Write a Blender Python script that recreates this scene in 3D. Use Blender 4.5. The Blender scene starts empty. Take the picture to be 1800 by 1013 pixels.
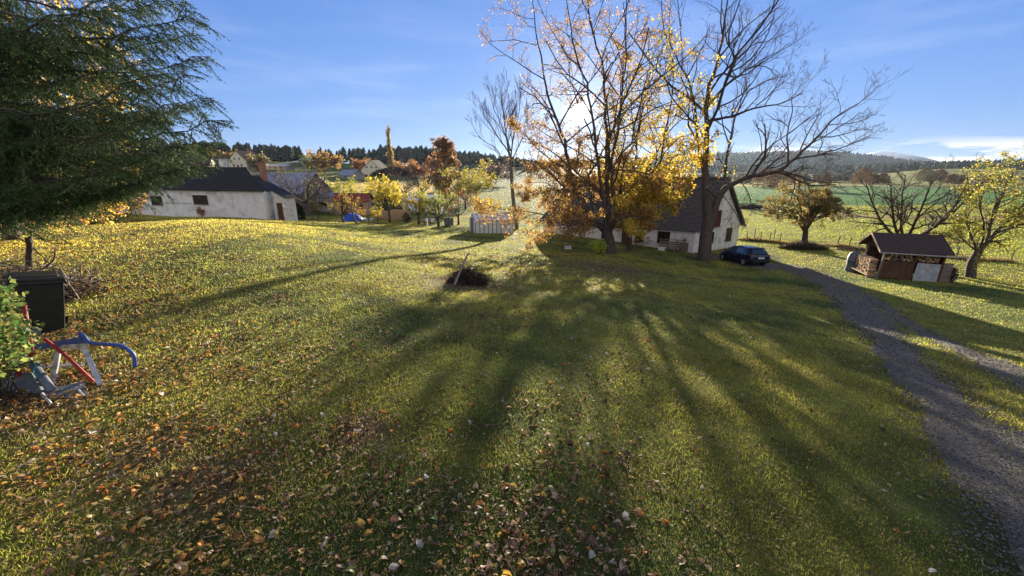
import bpy, math, random
import numpy as np
from mathutils import Vector, Matrix
R = math.radians
random.seed(7)
rng = np.random.default_rng(11)
SC = bpy.context.scene
COL = SC.collection

# ------------------------------------------------------------------ camera
PITCH = R(16.05); CP, SP = math.cos(PITCH), math.sin(PITCH); F = 700.0
cam = bpy.data.cameras.new('camera'); co = bpy.data.objects.new('camera', cam); COL.objects.link(co)
cam.sensor_width = 36; cam.lens = 36 * F / 1800; cam.clip_start = .05; cam.clip_end = 20000
co.location = (0, 0, 0); co.rotation_euler = (R(90) - PITCH, 0, 0)
SC.camera = co

# ------------------------------------------------------------------ sun and sky
SUN_EL, SUN_AZ = R(7.7), R(8.85)            # azimuth measured from +Y towards +X
sdir = Vector((math.sin(SUN_AZ) * math.cos(SUN_EL), math.cos(SUN_AZ) * math.cos(SUN_EL), math.sin(SUN_EL)))
sun = bpy.data.lights.new('sun', 'SUN'); sun.energy = 5.0; sun.angle = R(.55); sun.color = (1, .87, .66)
so = bpy.data.objects.new('sun', sun); COL.objects.link(so)
so.rotation_euler = sdir.to_track_quat('Z', 'Y').to_euler()
SC.view_settings.view_transform = 'Standard'; SC.view_settings.look = 'None'
SC.view_settings.gamma = 1; SC.view_settings.use_curve_mapping = False
SC.view_settings.exposure = 1.8
SC.cycles.max_bounces = 8; SC.cycles.transparent_max_bounces = 8; SC.cycles.volume_bounces = 0
SC.cycles.diffuse_bounces = 3; SC.cycles.transmission_bounces = 4; SC.cycles.glossy_bounces = 3
SC.cycles.sample_clamp_indirect = 6

W = bpy.data.worlds.new('World'); SC.world = W; W.use_nodes = True
wn, wl = W.node_tree.nodes, W.node_tree.links
wn.clear()
def N(t, **k):
    n = wn.new(t)
    for a, b in k.items(): setattr(n, a, b)
    return n
out = N('ShaderNodeOutputWorld'); bg = N('ShaderNodeBackground')
sky = N('ShaderNodeTexSky', sky_type='NISHITA', sun_disc=False, sun_elevation=SUN_EL, sun_rotation=SUN_AZ,
        altitude=500, air_density=1.0, dust_density=0.08, ozone_density=2.0)
tc = N('ShaderNodeTexCoord')
def M(op, a, b=None, clamp=False):
    n = N('ShaderNodeMath', operation=op, use_clamp=clamp)
    for i, v in enumerate((a, b)):
        if v is None: continue
        if isinstance(v, (int, float)): n.inputs[i].default_value = v
        else: wl.new(v, n.inputs[i])
    return n.outputs[0]
def smooth(v, lo, hi):
    n = N('ShaderNodeMapRange', interpolation_type='SMOOTHSTEP')
    wl.new(v, n.inputs['Value']); n.inputs['From Min'].default_value = lo; n.inputs['From Max'].default_value = hi
    return n.outputs[0]
def addc(c0, fac, c1, mode='ADD'):
    n = N('ShaderNodeMix', data_type='RGBA', blend_type=mode)
    if isinstance(fac, (int, float)): n.inputs['Factor'].default_value = fac
    else: wl.new(fac, n.inputs['Factor'])
    wl.new(c0, n.inputs['A'])
    if isinstance(c1, tuple): n.inputs['B'].default_value = (*c1, 1)
    else: wl.new(c1, n.inputs['B'])
    return n.outputs['Result']
def scalec(c, k):
    n = N('ShaderNodeVectorMath', operation='SCALE')
    if isinstance(c, tuple):
        n.inputs[0].default_value = c
    else: wl.new(c, n.inputs[0])
    if isinstance(k, (int, float)): n.inputs['Scale'].default_value = k
    else: wl.new(k, n.inputs['Scale'])
    return n.outputs[0]
dot = N('ShaderNodeVectorMath', operation='DOT_PRODUCT'); wl.new(tc.outputs['Generated'], dot.inputs[0]); dot.inputs[1].default_value = sdir
d = M('MAXIMUM', dot.outputs['Value'], 0.0)
sep = N('ShaderNodeSeparateXYZ'); wl.new(tc.outputs['Generated'], sep.inputs[0])
SKYK = 0.09
# film-like shoulder on the physical sky so it keeps its blue: c -> a c / (1 + b c), per channel
def vm(op, a, b):
    n = N('ShaderNodeVectorMath', operation=op)
    for i, v in enumerate((a, b)):
        if isinstance(v, tuple): n.inputs[i].default_value = v
        else: wl.new(v, n.inputs[i])
    return n.outputs[0]
base = vm('DIVIDE', vm('MULTIPLY', sky.outputs[0], (.45, .63, 1.42)), vm('ADD', (1, 1, 1), vm('MULTIPLY', sky.outputs[0], (.258, .223, .30))))
# made-up bright cloud, unseen behind the viewer, added to lift the fill light
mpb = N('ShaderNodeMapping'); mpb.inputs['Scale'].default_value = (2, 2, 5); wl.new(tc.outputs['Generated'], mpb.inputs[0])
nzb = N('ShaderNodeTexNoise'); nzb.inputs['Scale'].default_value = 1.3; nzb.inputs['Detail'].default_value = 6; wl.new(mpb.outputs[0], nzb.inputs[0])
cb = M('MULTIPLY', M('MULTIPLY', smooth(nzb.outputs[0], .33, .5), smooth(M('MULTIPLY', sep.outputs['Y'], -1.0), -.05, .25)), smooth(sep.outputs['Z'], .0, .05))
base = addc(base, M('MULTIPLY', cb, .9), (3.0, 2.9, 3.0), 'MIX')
# aureole of the low sun and the disc itself
g1 = scalec((1.0, .93, .80), M('MULTIPLY', M('POWER', d, 130.0), 1.5))
g2 = scalec((1.0, .95, .85), M('MULTIPLY', M('POWER', d, 4500.0), 9.0))
g3 = scalec((1.0, .97, .90), M('MULTIPLY', smooth(d, math.cos(R(1.1)), math.cos(R(.5))), 300.0))
# pale clouds low over the right horizon and faint cirrus
mp = N('ShaderNodeMapping'); mp.inputs['Scale'].default_value = (7, 7, 42); wl.new(tc.outputs['Generated'], mp.inputs[0])
nz = N('ShaderNodeTexNoise'); nz.inputs['Scale'].default_value = 1.6; nz.inputs['Detail'].default_value = 7; wl.new(mp.outputs[0], nz.inputs[0])
az_x = sep.outputs['X']
low = M('MULTIPLY', smooth(sep.outputs['Z'], .005, .02), M('SUBTRACT', 1.0, smooth(sep.outputs['Z'], .03, .065)))
cl = M('MULTIPLY', M('MULTIPLY', smooth(nz.outputs[0], .47, .62), low), smooth(az_x, .35, .55))
mp2 = N('ShaderNodeMapping'); mp2.inputs['Scale'].default_value = (1.2, 2.0, 9); mp2.inputs['Rotation'].default_value = (0, R(14), 0); wl.new(tc.outputs['Generated'], mp2.inputs[0])
nz2 = N('ShaderNodeTexNoise'); nz2.inputs['Scale'].default_value = 2.4; nz2.inputs['Detail'].default_value = 6; wl.new(mp2.outputs[0], nz2.inputs[0])
ci = M('MULTIPLY', M('MULTIPLY', smooth(nz2.outputs[0], .5, .75), smooth(sep.outputs['Z'], .03, .15)), M('SUBTRACT', 1.0, smooth(sep.outputs['Z'], .2, .45)))
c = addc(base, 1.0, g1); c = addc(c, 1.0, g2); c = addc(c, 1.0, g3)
c = addc(c, M('MULTIPLY', cl, .8), (4.6, 4.1, 3.7), 'MIX')
c = addc(c, M('MULTIPLY', ci, .10), (4.0, 4.1, 4.3), 'MIX')
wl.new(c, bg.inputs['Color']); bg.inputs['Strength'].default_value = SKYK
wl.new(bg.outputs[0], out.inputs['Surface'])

# ------------------------------------------------------------------ helpers: noise, projection, terrain height
def vnoise(x, y, s=1.0, seed=0):
    x = np.asarray(x, float) * s; y = np.asarray(y, float) * s
    xi = np.floor(x).astype(np.int64); yi = np.floor(y).astype(np.int64)
    fx = x - xi; fy = y - yi; fx = fx * fx * (3 - 2 * fx); fy = fy * fy * (3 - 2 * fy)
    def h(a, b):
        n = (a * 374761393 + b * 668265263 + seed * 974711) & 0xffffffff
        n = ((n ^ (n >> 13)) * 1274126177) & 0xffffffff
        return ((n ^ (n >> 16)) & 0xffff) / 65535.0
    return (h(xi, yi) * (1 - fx) + h(xi + 1, yi) * fx) * (1 - fy) + (h(xi, yi + 1) * (1 - fx) + h(xi + 1, yi + 1) * fx) * fy
def fbm(x, y, s=1.0, o=4, seed=0):
    t = 0; a = 1; n = 0
    for i in range(o):
        t = t + a * vnoise(x, y, s * 2 ** i, seed + i * 17); n += a; a *= .5
    return t / n
AZ = np.array([-100, -80, -50, -38, -20, -5, 10, 20, 30, 38, 46, 55, 80, 100], float)
RR = np.array([0, 4, 8, 13, 20, 30, 42, 60, 90, 150, 230, 350, 600, 1000, 2500, 9000], float)
ZT = np.array([
 [-2.6] * 14,
 [-2.4, -2.5, -2.6, -2.6, -2.6, -2.65, -2.7, -2.8, -2.8, -2.8, -2.75, -2.7, -2.6, -2.6],
 [-2.3, -2.4, -2.6, -2.7, -2.8, -3.0, -3.1, -3.2, -3.3, -3.3, -3.3, -3.2, -2.9, -2.8],
 [-2.3, -2.5, -2.75, -2.72, -3.05, -3.55, -3.75, -3.9, -4.05, -4.1, -4.1, -4.0, -3.4, -3.2],
 [-2.2, -2.4, -2.65, -2.6, -3.45, -4.3, -4.6, -4.85, -5.1, -5.2, -5.2, -5.0, -4.4, -4.0],
 [-2.2, -2.4, -2.75, -2.85, -4.2, -5.2, -5.7, -6.1, -6.6, -6.5, -6.2, -5.9, -5.4, -5.0],
 [-2.3, -2.6, -3.2, -3.55, -5.1, -5.8, -6.5, -7.0, -7.3, -7.2, -7.1, -6.9, -6.5, -6.2],
 [-2.0, -2.5, -3.8, -4.6, -5.9, -6.2, -7.0, -7.5, -7.7, -7.7, -7.7, -7.7, -7.5, -7.4],
 [-1, -1, -3, -3.8, -5.2, -6.0, -7.3, -8, -8.1, -8.1, -8.1, -8.1, -8, -8],
 [3, 3, .5, -2, -4, -5.2, -7.5, -8.3, -8.3, -8.3, -8.3, -8.3, -8.3, -8],
 [8, 8, 4, 1.8, 0, -2.3, -7, -8.4, -8.4, -8.4, -8.4, -8.4, -8.4, -8],
 [16, 16, 12, 9.5, 7.5, 6.5, -2, -8.4, -8.4, -8.4, -8.4, -8.4, -8, -8],
 [20, 20, 16, 12, 10, 9, 3, -8, -8.4, -8.4, -8.2, -7, -4, 0],
 [24, 24, 20, 14, 11, 10, 8, 2, -2, -3, -1, 2, 8, 8],
 [20, 20, 20, 16, 14, 14, 14, 16, 10, 8, 10, 12, 12, 10],
 [0] * 14], float)
def herm(xs, idx, t, vals):            # Catmull-Rom on a non-uniform axis, vals(k) gives column k
    n = len(xs)
    i0 = np.clip(idx - 1, 0, n - 1); i1 = idx; i2 = np.clip(idx + 1, 0, n - 1); i3 = np.clip(idx + 2, 0, n - 1)
    p0, p1, p2, p3 = vals(i0), vals(i1), vals(i2), vals(i3)
    x0, x1, x2, x3 = xs[i0], xs[i1], xs[i2], xs[i3]
    h = np.maximum(x2 - x1, 1e-6)
    d10 = (p1 - p0) / np.maximum(x1 - x0, 1e-6); d21 = (p2 - p1) / h; d32 = (p3 - p2) / np.maximum(x3 - x2, 1e-6)
    d10 = np.where(i0 == i1, d21, d10); d32 = np.where(i3 == i2, d21, d32)
    m1 = np.where(d10 * d21 > 0, 2 * d10 * d21 / np.where(np.abs(d10 + d21) < 1e-9, 1, d10 + d21), 0)
    m2 = np.where(d21 * d32 > 0, 2 * d21 * d32 / np.where(np.abs(d21 + d32) < 1e-9, 1, d21 + d32), 0)
    t2 = t * t; t3 = t2 * t
    return (2 * t3 - 3 * t2 + 1) * p1 + (t3 - 2 * t2 + t) * h * m1 + (-2 * t3 + 3 * t2) * p2 + (t3 - t2) * h * m2
def H(x, y):
    x = np.asarray(x, float); y = np.asarray(y, float)
    sh = np.broadcast(x, y).shape
    x = np.broadcast_to(x, sh).ravel(); y = np.broadcast_to(y, sh).ravel()
    r = np.hypot(x, y); a = np.degrees(np.arctan2(x, y))
    a = np.where(np.abs(a) > 100, np.sign(a) * (100 - 0 * a) * 1.0, a)
    rc = np.clip(r, 0, RR[-1] - 1)
    ri = np.clip(np.searchsorted(RR, rc, side='right') - 1, 0, len(RR) - 2); rt = (rc - RR[ri]) / (RR[ri + 1] - RR[ri])
    ai = np.clip(np.searchsorted(AZ, a, side='right') - 1, 0, len(AZ) - 2); at = np.clip((a - AZ[ai]) / (AZ[ai + 1] - AZ[ai]), 0, 1)
    def rowval(k):
        return herm(AZ, ai, at, lambda j: ZT[k, j])
    z = herm(RR, ri, rt, rowval)
    # gentle undulation
    near = np.clip(r / 12, 0, 1) * np.clip((3000 - r) / 2000, 0, 1)
    z = z + near * .12 * (fbm(x, y, .12, 2, 3) - .5) * np.clip(r / 30, .6, 4)
    # wooded ridges on the right and beyond the trees
    ad = a
    def bump(a0, aw, r0, rw, h): return h * np.exp(-((ad - a0) / aw) ** 2 - ((r - r0) / rw) ** 2)
    z = z + bump(10, 16, 1500, 420, 20) + bump(47, 11, 1500, 330, 6) + bump(60, 14, 1300, 330, 5) + bump(30, 8, 2300, 420, 52) + bump(38, 6, 2500, 420, 46) + bump(20, 9, 2600, 500, 56)
    z = z + bump(46, 4.5, 850, 130, 9) + bump(56, 6, 800, 130, 8)
    z = z + np.where(r > 900, (fbm(x, y, .004, 3, 9) - .5) * 22 * np.clip((r - 900) / 900, 0, 1), 0)
    return z.reshape(sh)
def Hs(x, y): return float(H(np.array([x]), np.array([y]))[0])
def ray(px, py):
    u = (px - 900) / F; v = (506.5 - py) / F
    return Vector((u, CP + v * SP, v * CP - SP))
def at(px, py, dep): return ray(px, py) * dep
def gp(px, py, tmax=900):
    rd = ray(px, py); t = .5; last = t
    while t < tmax:
        p = rd * t
        if p.z < Hs(p.x, p.y):
            lo, hi = last, t
            for _ in range(18):
                m = (lo + hi) / 2; p = rd * m
                if p.z < Hs(p.x, p.y): hi = m
                else: lo = m
            return rd * hi
        last = t; t *= 1.035
    return rd * tmax
def onground(px, dep):
    """ground point in image column px at camera depth dep"""
    u = (px - 900) / F; x = u * dep; y = dep * 1.0
    for _ in range(6):
        z = Hs(x, y); y = (dep + z * SP) / CP
    return Vector((x, y, Hs(x, y)))

# ------------------------------------------------------------------ helpers: objects
def tag(o, label=None, cat=None, group=None, kind=None):
    if label: o['label'] = label
    if cat: o['category'] = cat
    if group: o['group'] = group
    if kind: o['kind'] = kind
    return o
def thing(name, label, cat, loc, rz=0, group=None):
    o = bpy.data.objects.new(name, None); o.empty_display_size = .2; COL.objects.link(o)
    o.location = loc; o.rotation_euler = (0, 0, rz)
    return tag(o, label, cat, group)
def nmesh(name, V, polys, mat, parent=None, col=None, smooth=False):
    me = bpy.data.meshes.new(name); V = np.asarray(V, np.float32)
    me.vertices.add(len(V)); me.vertices.foreach_set('co', V.ravel())
    polys = [np.asarray(p, np.int32) for p in polys if len(p)]
    nl = sum(p.size for p in polys); npl = sum(len(p) for p in polys)
    me.loops.add(nl); me.loops.foreach_set('vertex_index', np.concatenate([p.ravel() for p in polys]))
    tot = np.concatenate([np.full(len(p), p.shape[1], np.int32) for p in polys])
    st = np.concatenate([[0], np.cumsum(tot)[:-1]]).astype(np.int32)
    me.polygons.add(npl); me.polygons.foreach_set('loop_start', st); me.polygons.foreach_set('loop_total', tot)
    if smooth: me.polygons.foreach_set('use_smooth', np.ones(npl, bool))
    me.update(calc_edges=True)
    if col is not None:
        ca = me.color_attributes.new('Col', 'FLOAT_COLOR', 'POINT')
        c4 = np.ones((len(V), 4), np.float32); c4[:, :3] = col; ca.data.foreach_set('color', c4.ravel())
    me.materials.append(mat)
    o = bpy.data.objects.new(name, me); COL.objects.link(o)
    if parent: o.parent = parent
    return o
class MB:
    def __init__(s): s.v = []; s.f = []
    def add(s, vs, fs):
        n = len(s.v); s.v += [tuple(p) for p in vs]; s.f += [tuple(i + n for i in f) for f in fs]; return s
    def box(s, c, sz, rz=0, rx=0, ry=0, taper=1):
        m = Matrix.Translation(Vector(c)) @ Matrix.Rotation(rz, 4, 'Z') @ Matrix.Rotation(ry, 4, 'Y') @ Matrix.Rotation(rx, 4, 'X')
        x, y, z = sz[0] / 2, sz[1] / 2, sz[2] / 2
        vs = []
        for k in (-1, 1):
            t = taper if k < 0 else 1
            for a, b in ((-1, -1), (1, -1), (1, 1), (-1, 1)): vs.append(m @ Vector((a * x * t, b * y * t, k * z)))
        return s.add(vs, [(0, 3, 2, 1), (4, 5, 6, 7), (0, 1, 5, 4), (1, 2, 6, 5), (2, 3, 7, 6), (3, 0, 4, 7)])
    def bar(s, p0, p1, w, h=None, up=(0, 0, 1)):
        p0, p1 = Vector(p0), Vector(p1); h = h or w; d = (p1 - p0).normalized(); up = Vector(up)
        if abs(d.dot(up)) > .95: up = Vector((1, 0, 0))
        a = d.cross(up).normalized() * w / 2; b = a.cross(d).normalized() * h / 2
        vs = [p + i * a + j * b for p in (p0, p1) for i, j in ((-1, -1), (1, -1), (1, 1), (-1, 1))]
        return s.add(vs, [(0, 3, 2, 1), (4, 5, 6, 7), (0, 1, 5, 4), (1, 2, 6, 5), (2, 3, 7, 6), (3, 0, 4, 7)])
    def tube(s, pts, rad, n=10):
        pts = [Vector(tuple(p)) for p in pts]; k = len(pts)
        rad = [rad] * k if isinstance(rad, (int, float)) else rad
        vs = []; up = Vector((.1, .2, 1)).normalized()
        for i, p in enumerate(pts):
            d = (pts[min(i + 1, k - 1)] - pts[max(i - 1, 0)]).normalized()
            u2 = up if abs(d.dot(up)) < .95 else Vector((1, 0, 0))
            a = d.cross(u2).normalized(); b = a.cross(d)
            vs += [p + rad[i] * (math.cos(t) * a + math.sin(t) * b) for t in [2 * math.pi * j / n for j in range(n)]]
        fs = [(i * n + j, i * n + (j + 1) % n, (i + 1) * n + (j + 1) % n, (i + 1) * n + j) for i in range(k - 1) for j in range(n)]
        fs += [tuple(range(n))[::-1], tuple((k - 1) * n + j for j in range(n))]
        return s.add(vs, fs)
    def prism(s, poly, e):                      # polygon (3-D points) extruded by vector e
        n = len(poly); e = Vector(e); a = [Vector(p) for p in poly]
        return s.add(a + [p + e for p in a], [tuple(range(n))[::-1], tuple(range(n, 2 * n))] + [(i, (i + 1) % n, n + (i + 1) % n, n + i) for i in range(n)])
    def build(s, name, mat, parent=None, smooth=False, bevel=0):
        me = bpy.data.meshes.new(name); me.from_pydata(s.v, [], s.f); me.materials.append(mat)
        if smooth: me.polygons.foreach_set('use_smooth', [True] * len(me.polygons))
        me.update(); o = bpy.data.objects.new(name, me); COL.objects.link(o)
        if parent: o.parent = parent
        if bevel:
            b = o.modifiers.new('bevel', 'BEVEL'); b.width = bevel; b.segments = 2; b.limit_method = 'ANGLE'
        return o

# ------------------------------------------------------------------ materials
def newmat(name):
    m = bpy.data.materials.new(name); m.use_nodes = True; nt = m.node_tree; nt.nodes.clear()
    o = nt.nodes.new('ShaderNodeOutputMaterial'); return m, nt, o
def mixrgb(nt, a, b, f, mode='MIX'):
    n = nt.nodes.new('ShaderNodeMix'); n.data_type = 'RGBA'; n.blend_type = mode
    for k, v in (('A', a), ('B', b), ('Factor', f)):
        if isinstance(v, (int, float)): n.inputs[k].default_value = v
        elif isinstance(v, tuple): n.inputs[k].default_value = (*v, 1)
        else: nt.links.new(v, n.inputs[k])
    return n.outputs['Result']
def noise(nt, scale, detail=4, rough=.5, coord='Object', stretch=None):
    t = nt.nodes.new('ShaderNodeTexCoord'); n = nt.nodes.new('ShaderNodeTexNoise')
    n.inputs['Scale'].default_value = scale; n.inputs['Detail'].default_value = detail; n.inputs['Roughness'].default_value = rough
    src = t.outputs[coord]
    if stretch:
        m = nt.nodes.new('ShaderNodeMapping'); m.inputs['Scale'].default_value = stretch; nt.links.new(src, m.inputs[0]); src = m.outputs[0]
    nt.links.new(src, n.inputs['Vector']); return n.outputs['Fac']
def rampv(nt, v, lo, hi):
    n = nt.nodes.new('ShaderNodeMapRange'); nt.links.new(v, n.inputs[0]); n.inputs[1].default_value = lo; n.inputs[2].default_value = hi; return n.outputs[0]
def pbr(name, c, rough=.8, c2=None, scale=6, bump=0, metal=0, stretch=None, spec=.3, lo=.35, hi=.65, c3=None, scale3=1.2):
    m, nt, o = newmat(name); p = nt.nodes.new('ShaderNodeBsdfPrincipled'); nt.links.new(p.outputs[0], o.inputs[0])
    p.inputs['Roughness'].default_value = rough; p.inputs['Metallic'].default_value = metal; p.inputs['Specular IOR Level'].default_value = spec
    c2 = c2 or tuple(x * .75 for x in c)
    n = noise(nt, scale, 5, .6, stretch=stretch)
    cc = mixrgb(nt, c, c2, rampv(nt, n, lo, hi))
    if c3: cc = mixrgb(nt, cc, c3, rampv(nt, noise(nt, scale3, 4, .6), .52, .68))
    nt.links.new(cc, p.inputs['Base Color'])
    if bump:
        b = nt.nodes.new('ShaderNodeBump'); b.inputs['Strength'].default_value = .7; b.inputs['Distance'].default_value = bump
        nt.links.new(noise(nt, scale * 3, 5, .6, stretch=stretch), b.inputs['Height']); nt.links.new(b.outputs[0], p.inputs['Normal'])
    return m
def leafmat(name, trans=.45, rough=.5, tint=1.5):
    m, nt, o = newmat(name); a = nt.nodes.new('ShaderNodeAttribute'); a.attribute_name = 'Col'
    d = nt.nodes.new('ShaderNodeBsdfPrincipled'); d.inputs['Roughness'].default_value = rough; d.inputs['Specular IOR Level'].default_value = .25
    t = nt.nodes.new('ShaderNodeBsdfTranslucent'); mx = nt.nodes.new('ShaderNodeMixShader'); mx.inputs[0].default_value = trans
    nt.links.new(a.outputs['Color'], d.inputs['Base Color'])
    sc = nt.nodes.new('ShaderNodeVectorMath'); sc.operation = 'SCALE'; sc.inputs['Scale'].default_value = tint
    nt.links.new(a.outputs['Color'], sc.inputs[0]); nt.links.new(sc.outputs[0], t.inputs['Color'])
    nt.links.new(d.outputs[0], mx.inputs[1]); nt.links.new(t.outputs[0], mx.inputs[2]); nt.links.new(mx.outputs[0], o.inputs[0])
    return m
M_leaf = leafmat('leaf', .5, .5, 1.9)
M_blade = leafmat('grass_blade', .5, .55, 1.7)
M_needle = leafmat('needle', .25, .6, 1.3)
M_litter = leafmat('dry_leaf', .3, .6, 1.3)
M_far = leafmat('far_foliage', .15, .8, 1.1)
M_bark = pbr('bark', (.10, .075, .06), .9, (.045, .035, .03), 9, .03, stretch=(1, 1, .25))
M_bark_grey = pbr('grey_bark', (.15, .13, .11), .9, (.07, .06, .05), 12, .02, stretch=(1, 1, .3))
M_twig = pbr('dark_twig', (.075, .05, .04), .9, (.04, .028, .022), 20)
M_deadwood = pbr('dead_wood', (.30, .25, .20), .9, (.12, .09, .07), 18)
M_white = pbr('limewash_render', (.78, .77, .74), .9, (.68, .66, .63), 1.5, .01, c3=(.50, .47, .42), scale3=.9)
M_whiteold = pbr('stained_limewash', (.80, .79, .74), .9, (.62, .59, .52), 1.2, .02, c3=(.40, .36, .30), scale3=1.7)
M_roof = pbr('grey_roof_tiles', (.055, .055, .06), .85, (.10, .095, .095), 2.2, .02, stretch=(1, 1, 4))
M_darkroof = pbr('black_roofing', (.016, .015, .017), .8, (.03, .029, .03), 3, .02, stretch=(1, 1, 3))
M_redroof = pbr('red_roof', (.26, .05, .035), .8, (.16, .04, .03), 4)
M_brownroof = pbr('brown_felt', (.065, .04, .036), .9, (.035, .024, .022), 7, .02)
M_tin = pbr('weathered_tin', (.32, .36, .42), .55, (.20, .20, .22), 1.4, 0, metal=.25, c3=(.22, .11, .07), scale3=1.0)
M_brick = pbr('brick', (.42, .20, .13), .9, (.30, .14, .10), 8, .01)
M_wood = pbr('brown_wood', (.12, .055, .032), .8, (.06, .03, .02), 8, .01, stretch=(1, 1, .2))
M_palewood = pbr('pale_wood', (.52, .36, .22), .8, (.34, .22, .13), 12, .01)
M_oldwood = pbr('old_grey_wood', (.26, .21, .17), .9, (.13, .10, .08), 9, .01)
M_logend = pbr('cut_log', (.60, .40, .22), .85, (.38, .22, .12), 30, .005)
M_glass = pbr('dark_glass', (.02, .022, .026), .25, (.012, .012, .015), 3, spec=.35)
M_carpaint = pbr('navy_car_paint', (.006, .009, .035), .2, (.005, .008, .03), 1, spec=.6)
M_carglass = pbr('car_glass', (.03, .06, .10), .05, (.03, .05, .09), 1, spec=.8)
M_tyre = pbr('tyre', (.02, .02, .02), .9)
M_rim = pbr('alloy', (.45, .45, .47), .35, metal=.8)
M_red = pbr('red_paint', (.42, .035, .03), .5, (.28, .03, .02), 18, c3=(.16, .06, .04), scale3=12)
M_blue = pbr('blue_paint', (.035, .09, .32), .5, (.03, .06, .20), 14, c3=(.10, .11, .13), scale3=9)
M_alu = pbr('pale_aluminium', (.58, .58, .58), .5, (.36, .36, .36), 14, metal=.3, c3=(.25, .22, .18), scale3=8)
M_greyplastic = pbr('grey_plastic', (.16, .18, .21), .6, (.10, .11, .13), 10)
M_bin = pbr('black_plastic', (.012, .013, .013), .45, (.02, .022, .02), 6, spec=.4)
M_poly = pbr('greenhouse_film', (.78, .80, .80), .35, (.62, .66, .68), 5, spec=.4)
M_bluetarp = pbr('blue_tarp', (.02, .10, .60), .5, (.015, .07, .42), 3)
M_whitepaint = pbr('white_paint', (.8, .8, .78), .6, (.7, .69, .66), 6)
M_galv = pbr('galvanised_sheet', (.42, .43, .46), .45, (.28, .29, .32), 3, metal=.2, c3=(.62, .63, .66), scale3=2.0)
M_concrete = pbr('concrete', (.32, .31, .29), .9, (.22, .21, .20), 4, .01)
M_darkred = pbr('oxblood_paint', (.14, .03, .025), .7, (.09, .02, .018), 8)
M_wire = pbr('wire', (.35, .34, .33), .6)
M_plate = pbr('number_plate', (.8, .8, .78), .5)
M_black = pbr('black_paint', (.01, .01, .01), .6)
M_yellow = pbr('cream_render', (.72, .66, .46), .9, (.62, .56, .40), 2)
M_stone = leafmat('gravel_stone', .0, .85, 1)

# ------------------------------------------------------------------ driveway outline (world), traced once on the ground
def densify(pts, n):
    pts = [Vector(p) for p in pts]; L = [0]
    for a, b in zip(pts, pts[1:]): L.append(L[-1] + (b - a).length)
    res = []
    for k in range(n):
        s = L[-1] * k / (n - 1); i = max(j for j in range(len(L)) if L[j] <= s + 1e-9); i = min(i, len(pts) - 2)
        t = (s - L[i]) / max(L[i + 1] - L[i], 1e-9)
        p0 = pts[max(i - 1, 0)]; p1 = pts[i]; p2 = pts[i + 1]; p3 = pts[min(i + 2, len(pts) - 1)]
        q = .5 * ((2 * p1) + (p2 - p0) * t + (2 * p0 - 5 * p1 + 4 * p2 - p3) * t * t + (3 * p1 - p0 - 3 * p2 + p3) * t ** 3)
        res.append(q)
    return np.array([(q.x, q.y) for q in res])
def G2(l): return [gp(*p) for p in l]
trackA = (G2([(1352, 466), (1400, 484), (1440, 505), (1474, 540), (1524, 600), (1582, 670), (1642, 750), (1692, 850), (1768, 1010)]),
          G2([(1392, 465), (1450, 480), (1500, 506), (1552, 552), (1612, 616), (1690, 690), (1770, 745), (1850, 790), (1990, 880)]))
trackB = (G2([(1470, 492), (1520, 525), (1580, 566), (1650, 604), (1740, 655), (1830, 704), (1960, 770)]),
          G2([(1480, 491), (1535, 522), (1605, 566), (1700, 612), (1790, 646), (1880, 672), (2010, 712)]))
turnC = (G2([(1215, 452), (1262, 456), (1310, 470), (1360, 476)]), G2([(1222, 446), (1275, 449), (1330, 462), (1392, 465)]))
# continue towards and past the viewer so the drive does not stop at the frame
for tr in (trackA, trackB):
    for e in tr:
        dlt = (e[-1] - e[-2]).normalized(); dlt = (dlt + Vector((.25, -1, 0))).normalized()
        for k in (1.5, 3.5, 7): e.append(e[-1] + dlt * k)
strips = []
for (l, r), n, nc in ((trackA, 220, 16), (trackB, 160, 8), (turnC, 60, 6)):
    a = densify(l, n); b = densify(r, n)
    strips.append((a, b, nc))
def inpoly(x, y, P):
    ins = np.zeros(x.shape, bool); n = len(P); j = n - 1
    for i in range(n):
        xi, yi, xj, yj = P[i][0], P[i][1], P[j][0], P[j][1]
        c = ((yi > y) != (yj > y)) & (x < (xj - xi) * (y - yi) / (yj - yi + 1e-12) + xi)
        ins ^= c; j = i
    return ins
drive_polys = [np.vstack([a[::4], b[::-4]]) for a, b, _ in strips]
def ondrive(x, y):
    m = np.zeros(x.shape, bool)
    for P in drive_polys: m |= inpoly(x, y, P)
    return m

# ------------------------------------------------------------------ ground
def lawncol(x, y):
    n1 = fbm(x, y, .45, 4, 1)[:, None]; n2 = fbm(x, y, 1.9, 3, 5)[:, None]; n3 = fbm(x, y, .16, 2, 8)[:, None]
    g = np.array([.085, .118, .026]); yl = np.array([.200, .190, .030]); dk = np.array([.040, .070, .020]); br = np.array([.14, .095, .060])
    c = g * (1 - n1) + yl * n1
    c = c + (yl - g) * 1.1 * (n3 - .45) + np.array([.10, .07, .012]) * np.clip((-x - 6) / 14, 0, 1)[:, None]  # left lawn lightened: sunlight put into the colour, along with leaf-carpet yellow
    c = c * (.66 + 1.08 * n2) + np.array([0, 0, .006])
    k = np.clip((.40 - n1) * 6, 0, .7); c = c * (1 - k) + dk * k
    # worn bare patches
    b = 0
    for (px, py, s) in bare:
        b = np.maximum(b, np.exp(-(((x - px) ** 2 + (y - py) ** 2) / s ** 2)) * (.4 + 1.2 * fbm(x, y, 3, 3, 31)))
    b = np.clip(b, 0, 1)[:, None]
    return c * (1 - b) + br * b
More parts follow.
